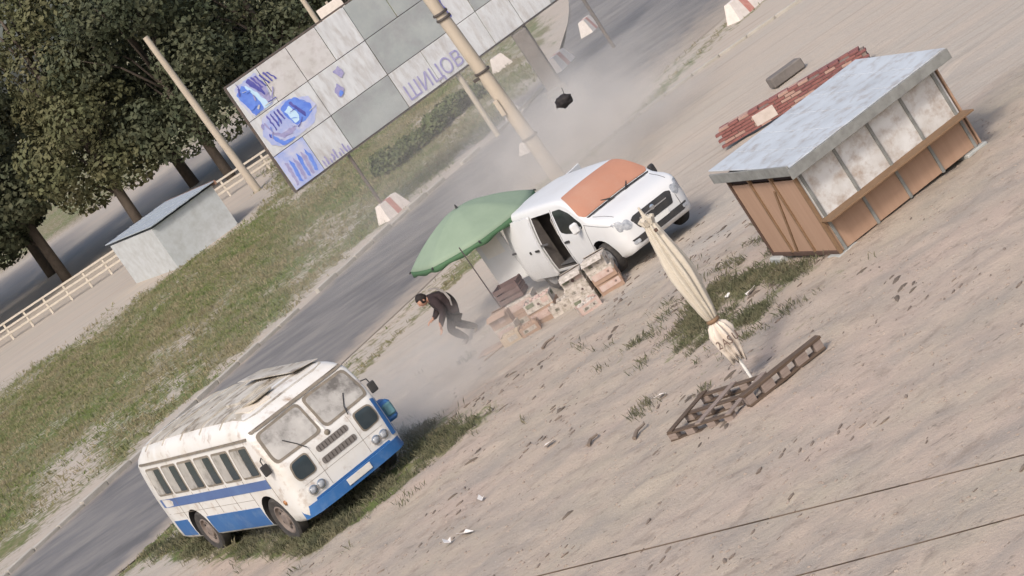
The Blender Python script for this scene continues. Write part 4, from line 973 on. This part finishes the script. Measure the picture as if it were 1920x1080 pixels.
# pale strap across the back
sp = MB(); pts_ = [Vector(p) for p in ((.07, -.235, .80), (.11, -.225, .93), (.10, -.16, 1.07), (.03, -.03, 1.20), (-.09, .09, 1.235))]
for a, b in zip(pts_, pts_[1:]):
    dd = (b - a); sp.box((a + b) / 2, (.02, .045, dd.length * 1.06), dd.to_track_quat('Z', 'X').to_matrix().to_4x4())
sp.build('bag_strap', M_STRAP, pe)
MB().box((.08, -.20, .70), (.16, .07, .17), Matrix.Rotation(R(15), 4, 'Y'), bev=.03).build('shoulder_bag', M_TOP, pe)

# ------------------------------------------------------------------ kiosk
e1 = Vector((.275, -.961, 0)); e2 = Vector((.961, .275, 0)); KZ = .50
KM = Matrix.Translation((3.80, 35.05, KZ)) @ Matrix(((e2.x, -e1.x, 0, 0), (e2.y, -e1.y, 0, 0), (0, 0, 1, 0), (0, 0, 0, 1)))  # x to the right along the front, y back; left wall is x=0
ki = empty('market_kiosk', M=KM); tag(ki, 'plywood market kiosk with grey sheet-metal roof at right edge', 'kiosk')
M_PLY = mat('plywood', (.36, .235, .165), .8, (.30, .19, .13), 1.6, .7, stretch=(0, (6, 6, .5))); M_BAT = mat('batten_brown', (.17, .105, .06), .85, (.23, .145, .085), 5, .6); M_DKW = mat('frame_dark_brown', (.075, .045, .035), .8, (.11, .07, .05), 6, .6)
M_ROOFM = mat('roof_metal', (.46, .49, .52), .5, (.36, .38, .40), 1.6, .9, .008, 3, col3=(.27, .23, .20), scale3=3.4, lo=.42, hi=.72); M_FASC = mat('fascia_grey', (.22, .225, .215), .7, (.13, .13, .125), 5, .8); M_KDK = mat('kiosk_dark', (.022, .012, .012), .9); M_SHUT = mat('shutter_white', (.60, .60, .60), .6, (.46, .44, .42), 2, .9, col3=(.32, .25, .20), scale3=3.5)
LW, FW, KH = 2.28, 3.0, 1.58
BZ = .10
def kbox(c, d, m, name, par=None, bev=.004, rot=None): return MB().box(c, d, rot, bev=bev).build(name, m, par or ki)
# left wall: boards between posts (y from 0 back to -LW at the front)
ys_ = [0, -.74, -1.50, -LW]
for k in range(3):
    a, b = ys_[k], ys_[k + 1]; kbox((.03, (a + b) / 2, BZ + .70), (.02, a - b - .05, 1.30), M_PLY, 'board')
    kbox((.05, (a + b) / 2, BZ + 1.43), (.02, a - b - .05, .13), M_KDK, 'gap_shade_strip')  # solid near-black strip; stands for the shade inside the open gap under the roof
for y_ in ys_: kbox((.02, y_, BZ + .75), (.06, .055, 1.5), M_DKW if y_ in (0,) else M_BAT, 'post')
kbox((.005, -LW / 2, BZ + .03), (.03, LW, .07), M_DKW, 'sill')
kbox((.008, -1.13, BZ + .60), (.022, .05, 1.28), M_BAT, 'brace', rot=Matrix.Rotation(R(24), 4, 'X'))
# front: white shutter over plywood skirt
kbox((FW / 2, -LW + .02, BZ + 1.02), (FW - .1, .03, .85), M_SHUT, 'shutter'); kbox((FW / 2, -LW + .02, BZ + .30), (FW - .1, .03, .56), M_PLY, 'board')
for k in range(5): kbox((.12 + k * (FW - .24) / 4, -LW - .005, BZ + .75), (.05, .04, 1.48), M_FASC, 'post')
kbox((FW / 2, -LW - .16, BZ + .60), (FW, .36, .03), M_BAT, 'counter')
kbox((FW, -LW / 2, BZ + .75), (.03, LW, 1.5), M_PLY, 'board'); kbox((FW / 2, .0, BZ + .75), (FW - .1, .03, 1.5), M_PLY, 'board')
for k in range(6): kbox((-.10 + (k + .5) * (FW + .25) / 6, -LW / 2 - .06, KH + .20), ((FW + .25) / 6 - .006, LW + .48, .02), M_ROOFM, 'roof_sheet', rot=Matrix.Rotation(R(2.0), 4, 'X'))
kbox((-.115, -LW / 2 - .06, KH + .11), (.03, LW + .5, .17), M_FASC, 'fascia'); kbox((FW / 2, -LW - .325, KH + .06), (FW + .30, .03, .17), M_FASC, 'fascia')
kbox((FW / 2, -LW / 2, KH + .07), (FW - .02, LW - .02, .03), M_KDK, 'ceiling')
for (x_, y_) in ((.12, -.15), (.12, -LW + .12), (FW - .15, -LW + .12), (FW - .15, -.15)):
    kbox((x_, y_, -.02), (.42, .40, .26), mat('footing_grey', (.36, .37, .36), .9, (.26, .27, .26), 5, .7), 'footing', bev=.02)

# ------------------------------------------------------------------ low brick wall behind the kiosk
M_BRK = [mat('brick_red', (.19, .075, .07), .9, (.25, .115, .10), 7, .7), mat('brick_maroon', (.155, .062, .062), .9, (.22, .10, .095), 7, .7), mat('brick_pale', (.36, .24, .20), .9, (.30, .17, .14), 7, .7)]
M_MORT = mat('mortar', (.20, .16, .14), .95, (.13, .10, .09), 8, .7)
bwv = Vector((7.15 - 5.60, 46.93 - 47.64, 0)).normalized()
bw = empty('brick_wall', (5.60, 47.70, gbase(47.6) - .02)); bw.rotation_euler.z = math.atan2(bwv.y, bwv.x) + R(6); tag(bw, 'low red brick wall with a pale plastered patch behind the kiosk', 'wall')
WL = 3.6
MB().box((WL / 2, .14, .19), (WL - .02, .22, .36)).build('mortar_core', M_MORT, bw)
bme = []
for k in range(3):
    q = MB().box((0, 0, 0), (.24, .125, .058), bev=.005); oo = q.build('brick', M_BRK[k], bw); bme.append(oo.data); bpy.data.objects.remove(oo)
rb = random.Random(5)
for c in range(6):
    for i in range(15):
        x = i * .25 + (.125 if c % 2 else 0) - .0
        if x > WL - .1: continue
        for yy in (.075, .225):
            if c < 5 and yy > .2: continue
            if c == 5 and rb.random() < .06: continue
            k = 2 if rb.random() < .22 else (1 if x > 1.9 and rb.random() < .7 else 0)
            b_ = bpy.data.objects.new('brick', bme[k]); COL.objects.link(b_); b_.parent = bw; b_.location = (x + rb.uniform(-.006, .006), yy + rb.uniform(-.012, .006), .045 + c * .070); b_.rotation_euler.z = R(rb.uniform(-2, 2))
MB().box((1.05, .006, .19), (.52, .014, .26), bev=.004).build('plaster_patch', mat('plaster', (.50, .44, .40), .9, (.38, .32, .28), 6, .7), bw)
o = MB().box((0, 0, .12), (.9, .35, .26), bev=.03).build('concrete_slab', M_DKCON, loc=(7.95, 50.5, gbase(50.5)), rotz=R(12)); tag(o, 'dark grey concrete slab lying beyond the brick wall', 'slab')

# ------------------------------------------------------------------ closed cream parasol
M_CREAMC = mat('parasol_cream', (.52, .475, .405), .85, (.45, .405, .335), 3, .7, .004, 30, col3=(.40, .36, .29), scale3=1.6); M_WPOLE = mat('white_pole', (.70, .68, .64), .5); M_CREAM2 = mat('parasol_flap', (.60, .53, .46), .85, (.52, .45, .38), 4, .7)
CPX, CPY = 2.03, 29.38
cp = empty('closed_parasol', (CPX, CPY, gz(CPX, CPY) - .03)); tag(cp, 'closed cream parasol on a white pole in front of the kiosk', 'parasol'); cp.rotation_euler = (R(-1.0), R(-.5), 0)
MB().cyl((0, 0, 0), (0, 0, 2.84), .022, .020, 10).build('pole', M_WPOLE, cp, smooth=True, angle=40)
def folds(n_, amp, tw): return lambda t, h: 1 + amp * (abs(math.sin(n_ / 2 * t + tw * h)) - .6) + .10 * math.sin(2 * t + 1.1 * h)
up_ = [(.035, 1.06), (.10, 1.10), (.135, 1.25), (.165, 1.45), (.195, 1.65), (.21, 1.85), (.195, 2.05), (.165, 2.25), (.135, 2.45), (.105, 2.62), (.055, 2.74), (.03, 2.80)]
up_ = [(r_ * .72, h_) for r_, h_ in up_]
MB().lathe(up_, n=80, fr=lambda t, h: (1 + .42 * (abs(math.sin(4.5 * t + .9 * h)) - .6) + .13 * math.sin(2 * t + 1.1 * h)) * (1 + .10 * noise.noise((3 * math.cos(t), 3 * math.sin(t), 2.5 * h)))).build('folded_canopy', M_CREAMC, cp, smooth=True)
lo_ = [(.03, .27), (.085, .30), (.105, .42), (.14, .55), (.175, .72), (.19, .86), (.15, .97), (.075, 1.03), (.05, 1.07)]
lo_ = [(r_ * .82, h_) for r_, h_ in lo_]
fl_ = MB().lathe(lo_[2:], n=80, fr=lambda t, h: (1 + .5 * (abs(math.sin(4.5 * t + 2 * h)) - .6)) * (1 + .22 * noise.noise((2.5 * math.cos(t), 2.5 * math.sin(t), 3 * h))))
for v_ in fl_.bm.verts:
    if v_.co.z < .60: v_.co.z += .16 * noise.noise((v_.co.x * 22, v_.co.y * 22, 3)) * (1 if v_.co.z < .5 else .5)
fl_ = fl_.build('hanging_flap', M_CREAM2, cp, smooth=True); fl_.modifiers.new('t', 'SOLIDIFY').thickness = .006
MB().lathe([(.075, 1.03), (.095, 1.045), (.095, 1.075), (.075, 1.09)], n=24).build('tie_strap', M_BAT, cp, smooth=True)
rbm = MB()
for k in range(6):
    a = k * 1.05; q0 = Vector((.05 * math.cos(a), .05 * math.sin(a), 2.66)); rbm.cyl(q0, q0 + Vector((.055 * math.cos(a), .055 * math.sin(a), .09)), .045, .03, 6)
rbm.cyl((0, 0, 2.76), (0, 0, 2.92), .03, .014, 8); rbm.build('top_vent', M_CREAMC, cp, smooth=True, angle=50)
MB().box((.02, -.16, 2.56), (.05, .03, .05), bev=.006).build('dark_clip', M_DKW, cp)
M_INK = mat('print_brown', (.15, .105, .085), .85)
for k, chh in enumerate('2ASU'):
    t = -math.pi / 2 + (k - 1.5) * .42; rr = .212
    MT = Matrix.Translation((rr * math.cos(t) - 0 * .03, rr * math.sin(t), .70)) @ Matrix.Rotation(t + math.pi / 2, 4, 'Z') @ Matrix.Rotation(R(90), 4, 'X') @ Matrix.Translation((-.045, 0, 0)) @ Matrix.Diagonal((.8, 1, 1, 1))
    text_mesh(chh, .17, M_INK, 'lettering', cp, MT, .006)

# ------------------------------------------------------------------ pallets on the dirt
M_PALD = mat('pallet_dark', (.075, .05, .035), .9, (.13, .095, .07), 5, .8, stretch=(0, (1, 7, 7))); M_PALL = mat('pallet_grey', (.25, .20, .175), .9, (.15, .115, .095), 5, .8, stretch=(0, (1, 7, 7)))
def pallet(x, y, rz, L_, Wd, label, nb=7):
    t = empty('pallet', (x, y, gz(x, y) + .0)); t.rotation_euler = (0, 0, R(rz)); tag(t, label, 'pallet', 'pallets on the dirt')
    for yy in (-Wd / 2 + .05, 0, Wd / 2 - .05):
        MB().box((0, yy, .012), (L_, .10, .022), bev=.003).build('runner', M_PALD, t)
        for xx in (-L_ / 2 + .08, -L_ / 6, L_ / 6, L_ / 2 - .08): MB().box((xx, yy, .0655), (.15, .10, .085), bev=.004).build('pallet_block', M_PALL, t)
        MB().box((0, yy, .119), (L_, .10, .02), bev=.003).build('stringer', M_PALD, t)
    for k in range(nb):
        xx = -L_ / 2 + .05 + k * (L_ - .1) / (nb - 1); MB().box((xx, random.uniform(-.01, .01), .141), (.10, Wd, .022), Matrix.Rotation(R(random.uniform(-1, 1)), 4, 'Z'), bev=.003).build('deck_board', M_PALL if k % 3 else M_PALD, t)
    return t
def beam(p, q, h, label, name='timber_rail'):
    p = Vector(p); q = Vector(q); d = q - p; t = empty(name, (p.x, p.y, gz(p.x, p.y))); t.rotation_euler.z = math.atan2(d.y, d.x); L_ = d.length
    tag(t, label, 'timber', 'timber rails on the dirt')
    MB().box((L_ / 2, 0, .02), (L_, .14, .035), bev=.004).build('lower_board', M_PALD, t)
    n_ = max(3, int(L_ / .30))
    for k in range(n_ + 1): MB().box((.07 + k * (L_ - .14) / n_, 0, .035 + h / 2), (.13 + .06 * (k % 2), .13, h), bev=.004).build('spacer_block', M_PALL, t)
    MB().box((L_ / 2, 0, .05 + h), (L_ + .04, .15, .04), bev=.004).build('upper_board', M_PALD, t)
pallet(1.42, 29.02, -47, 1.22, 1.02, 'grey wooden pallet with open deck lying before the closed parasol', 3)
beam((1.72, 28.26, 0), (3.0, 28.60, 0), .13, 'long timber rail with spacer blocks going off to the right')

# ------------------------------------------------------------------ overhead wires close to the viewer
M_WIRE = mat('wire_brown', (.10, .07, .05), .7)
def wire(p, q, r, label):
    d = q - p; a = p - d * 9; b = q + d * 12; pts = [a.lerp(b, k / 40) for k in range(41)]; L_ = (b - a).length
    u0 = 9.5 / 22
    pts = [pt + Vector((0, 0, .010 * ((k / 40 - u0) ** 2) * L_)) for k, pt in enumerate(pts)]
    tag(MB().tube(pts, r, 6).build('overhead_wire', M_WIRE, smooth=True), label, 'wire', 'overhead wires')
wire(Vector((-.84, 13.0, 5.36)), Vector((.67, 13.0, 4.79)), .0048, 'thin brown overhead wire crossing the lower right corner')
wire(Vector((.35, 12.9, 4.52)), Vector((1.86, 12.9, 3.98)), .0048, 'lower overhead wire cutting only the bottom right edge')

# ------------------------------------------------------------------ grass, stones, litter
def blades(name, m, n, area, hgt, wid, dens, seed, label=None, nb=3):
    rnd = random.Random(seed); v = []; f = []; c = 0; tries = 0
    while c < n and tries < n * 12:
        tries += 1; x = rnd.uniform(area[0], area[1]); y = rnd.uniform(area[2], area[3])
        if rnd.random() > dens(x, y): continue
        c += 1; z = gz(x, y) if y < 56 else gbase(y)
        for _ in range(nb):
            a = rnd.uniform(0, 6.28); h = hgt * rnd.uniform(.45, 1.25); L_ = h * rnd.uniform(.2, .8); b = rnd.uniform(0, 6.28)
            w_ = wid * rnd.uniform(.6, 1.3); k = len(v); ox, oy = rnd.gauss(0, .012 * nb), rnd.gauss(0, .012 * nb); ca, sa = math.cos(a) * w_, math.sin(a) * w_
            v += [(x + ox - ca, y + oy - sa, z - .01), (x + ox + ca, y + oy + sa, z - .01), (x + ox + math.cos(b) * L_ * .4 + ca * .6, y + oy + math.sin(b) * L_ * .4 + sa * .6, z + h * .65), (x + ox + math.cos(b) * L_, y + oy + math.sin(b) * L_, z + h)]
            f += [(k, k + 1, k + 2), (k, k + 2, k + 3)]
    o = from_py(name, v, f, m); tag(o, label, 'grass', None, 'stuff'); return o
M_GR1 = mat('grass_green', (.085, .105, .042), .8, (.15, .14, .07), 1.5, 1, col3=(.05, .065, .03), scale3=4); M_GR2 = mat('grass_dry', (.19, .165, .095), .85, (.115, .145, .045), .35, 1, col3=(.25, .215, .135), scale3=1.6, lo=.42, hi=.58)
M_GR3 = mat('weed_olive', (.095, .10, .055), .85, (.17, .15, .095), 1.8, 1, col3=(.055, .06, .036), scale3=5)
def dz(x, y): return zone(x, y)[0]
blades('weeds', M_GR3, 4200, (-9.5, -1.0, 35, 46), .12, .0055, lambda x, y: (dz(x, y) - .3) * (.5 + 1.2 * noise.noise((x * 1.6, y * 1.1, 8))), 21, 'green weeds growing round the old bus', 6)
blades('weeds', M_GR3, 4400, (.4, 4.8, 30.0, 39.5), .10, .005, lambda x, y: (dz(x, y) - .2) * (.35 + 1.6 * noise.noise((x * 1.5, y * .9, 3))), 22, 'weeds growing beside the kiosk wall', 6)
blades('field_grass', M_GR2, 38000, (-26, 5, 58, 108), .11, .014, lambda x, y: (dz(x, y) - .15) * (1 if d_poly(x, y, ROAD_FAR) > .3 else 0), 23, 'dry grass of the field beyond the road')
blades('verge_grass', M_GR2, 3500, (-12, 12, 42, 64), .09, .012, lambda x, y: (dz(x, y) - .35) * 1.5 if -2.0 < d_poly(x, y, ROAD_NEAR) < -.05 else 0, 24, 'sparse grass on the near road verge')
M_STONE = mat('stone', (.25, .205, .17), .95, (.35, .29, .245), 3, .8); M_CLOD = mat('dirt_clod', (.17, .135, .108), .95, (.25, .20, .165), 5, .7)
def scatter(name, m, n, area, r0, r1, seed, dens, label, sq=(1, 1, .55)):
    rnd = random.Random(seed); v = []; f = []; c = 0
    base = rock(1, seed, (1, 1, 1), 1, .5); bv = [x.co.copy() for x in base.verts]; bf = [[q.index for q in x.verts] for x in base.faces]; base.free()
    while c < n:
        x = rnd.uniform(area[0], area[1]); y = rnd.uniform(area[2], area[3])
        if rnd.random() > dens(x, y): continue
        c += 1; r = r0 + (r1 - r0) * rnd.random() ** 3; M_ = Matrix.Rotation(rnd.uniform(0, 6.28) if sq[0] < 1.5 else R(45) + rnd.gauss(0, .35), 3, 'Z') @ Matrix.Rotation(rnd.uniform(-.3, .3), 3, 'X'); k = len(v); z = gz(x, y)
        for p in bv: q = M_ @ Vector((p.x * r * sq[0] * 1.4, p.y * r * sq[1], p.z * r * sq[2])); v.append((x + q.x, y + q.y, z + q.z + r * .12))
        f += [[k + i for i in t] for t in bf]
    tag(from_py(name, v, f, m, smooth=False), label, 'stones', None, 'stuff')
dirt = lambda x, y: max(.05, 1 - zone(x, y)[1]) * (.35 + .9 * max(0, noise.noise((x * .8, y * .5, 12)) + .2))
scatter('pebbles', M_STONE, 9000, (-8, 8, 17, 44), .005, .030, 31, lambda x, y: max(.12, dirt(x, y)), 'pale pebbles strewn over the dirt lot')
clump = lambda x, y: max(0, noise.noise((x * .9, y * .7, 31)) - .08) * 2.2
scatter('dirt_clods', M_CLOD, 1000, (-6, 6, 19, 43), .006, .036, 32, lambda x, y: clump(x, y) * (1.0 if 38.3 < y < 41.2 else .3), 'dark clods of earth on the dirt lot', (1.9, .9, .5))
scatter('dark_clods', mat('clod_dark', (.11, .088, .07), .95, (.16, .13, .105), 5, .7), 240, (-4, 4.6, 28, 42.5), .010, .048, 33, lambda x, y: clump(x + 7, y) * (1.0 if (36 < y < 41.3 or x > .8) else .15), 'dark elongated clods along the edge of the dust track', (2.2, .9, .45))
M_PAPER = mat('litter_white', (.66, .63, .60), .8)
rnd = random.Random(77)
for i, (x, y, l) in enumerate([(-2.15, 32.5, 'white litter scrap right of the weeds, largest in the open dirt'), (-2.78, 31.3, 'long white paper scrap near the bottom edge'), (-2.4, 31.1, 'small crumpled white scrap beside the long scrap'), (1.02, 31.6, 'pale paper strip left of the closed parasol'), (-.75, 33.2, 'thin white strip in the middle of the dirt'), (3.15, 34.2, 'white scrap among the weeds by the kiosk'), (2.75, 34.9, 'white scrap at the edge of the kiosk weeds')]):
    q = MB(); a = .10 + .06 * (i % 3)
    q.face([(0, 0, .02), (a, .02, .05), (a * 1.1, .09, .02), (.02, .10, .06)]); q.face([(.02, .10, .06), (a * 1.1, .09, .02), (a * 1.3, .16, .07)])
    o = q.build('paper_scrap', M_PAPER, loc=(x, y, gz(x, y) + .01), rotz=R(40 + 35 * i)); o.modifiers.new('t', 'SOLIDIFY').thickness = .004; tag(o, l, 'litter', 'litter on the dirt')
for i, (x, y, L_, rz, l) in enumerate([(.25, 30.3, .5, 55, 'dark broken branch lying left of the timber triangle'), (-.35, 31.6, .35, 50, 'short dark stick in the middle of the dirt'), (-.15, 40.3, .45, 40, 'dark twig on the edge of the dust track')]):
    o = MB().tube([(0, 0, .03), (L_ * .4, .03, .05), (L_ * .75, -.02, .04), (L_, .05, .03)], [.03, .028, .02, .008], 6).build('branch', M_CLOD, loc=(x, y, gz(x, y)), rotz=R(rz)); tag(o, l, 'branch', 'sticks on the dirt')

# ------------------------------------------------------------------ dust raised over the lot and the road
def dust(name, c, r, dens, seed, label, nscale=.9):
    bm = bmesh.new(); bmesh.ops.create_icosphere(bm, subdivisions=3, radius=1)
    me = bpy.data.meshes.new(name); bm.to_mesh(me); bm.free(); o = bpy.data.objects.new(name, me); COL.objects.link(o)
    o.location = c; o.scale = r; o.rotation_euler.z = R(45); tag(o, label, 'dust', None, 'stuff')
    m = bpy.data.materials.new(name); m.use_nodes = True; N = m.node_tree.nodes; L = m.node_tree.links; N.remove(N['Principled BSDF'])
    pv = N.new('ShaderNodeVolumePrincipled'); pv.inputs['Color'].default_value = (.93, .89, .84, 1); pv.inputs['Anisotropy'].default_value = .2
    tc = N.new('ShaderNodeTexCoord'); ln = N.new('ShaderNodeVectorMath'); ln.operation = 'LENGTH'; L.new(tc.outputs['Object'], ln.inputs[0])
    fo = N.new('ShaderNodeMapRange'); fo.interpolation_type = 'SMOOTHSTEP'; fo.inputs[1].default_value = 1; fo.inputs[2].default_value = .1; L.new(ln.outputs['Value'], fo.inputs[0])
    geo = N.new('ShaderNodeNewGeometry'); no = N.new('ShaderNodeTexNoise'); no.inputs['Scale'].default_value = nscale; no.inputs['Detail'].default_value = 3; L.new(geo.outputs['Position'], no.inputs['Vector'])
    nr = N.new('ShaderNodeMapRange'); nr.inputs[1].default_value = .35; nr.inputs[2].default_value = .7; nr.inputs[3].default_value = .15; nr.inputs[4].default_value = 1.5; L.new(no.outputs[0], nr.inputs[0])
    mu = N.new('ShaderNodeMath'); mu.operation = 'MULTIPLY'; L.new(fo.outputs[0], mu.inputs[0]); L.new(nr.outputs[0], mu.inputs[1])
    m2 = N.new('ShaderNodeMath'); m2.operation = 'MULTIPLY'; m2.inputs[1].default_value = dens; L.new(mu.outputs[0], m2.inputs[0]); L.new(m2.outputs[0], pv.inputs['Density'])
    L.new(pv.outputs[0], N['Material Output'].inputs['Volume']); me.materials.append(m)
dust('dust_cloud', (3.3, 54.0, .8), (5.6, 3.4, 2.5), .60, 1, 'pale dust cloud hanging over the road behind the white van')
dust('dust_cloud', (-2.5, 42.0, .3), (5.8, 2.6, 1.25), .62, 2, 'low dust drifting over the ground between the bus and the stall')
dust('dust_cloud', (2.5, 62.5, 1.2), (14, 7.0, 3.6), .06, 3, 'thin wide veil of dust drifting over the road and far kerb', .35)
S.cycles.volume_step_rate = 4; S.cycles.volume_max_steps = 48; S.cycles.volume_bounces = 2
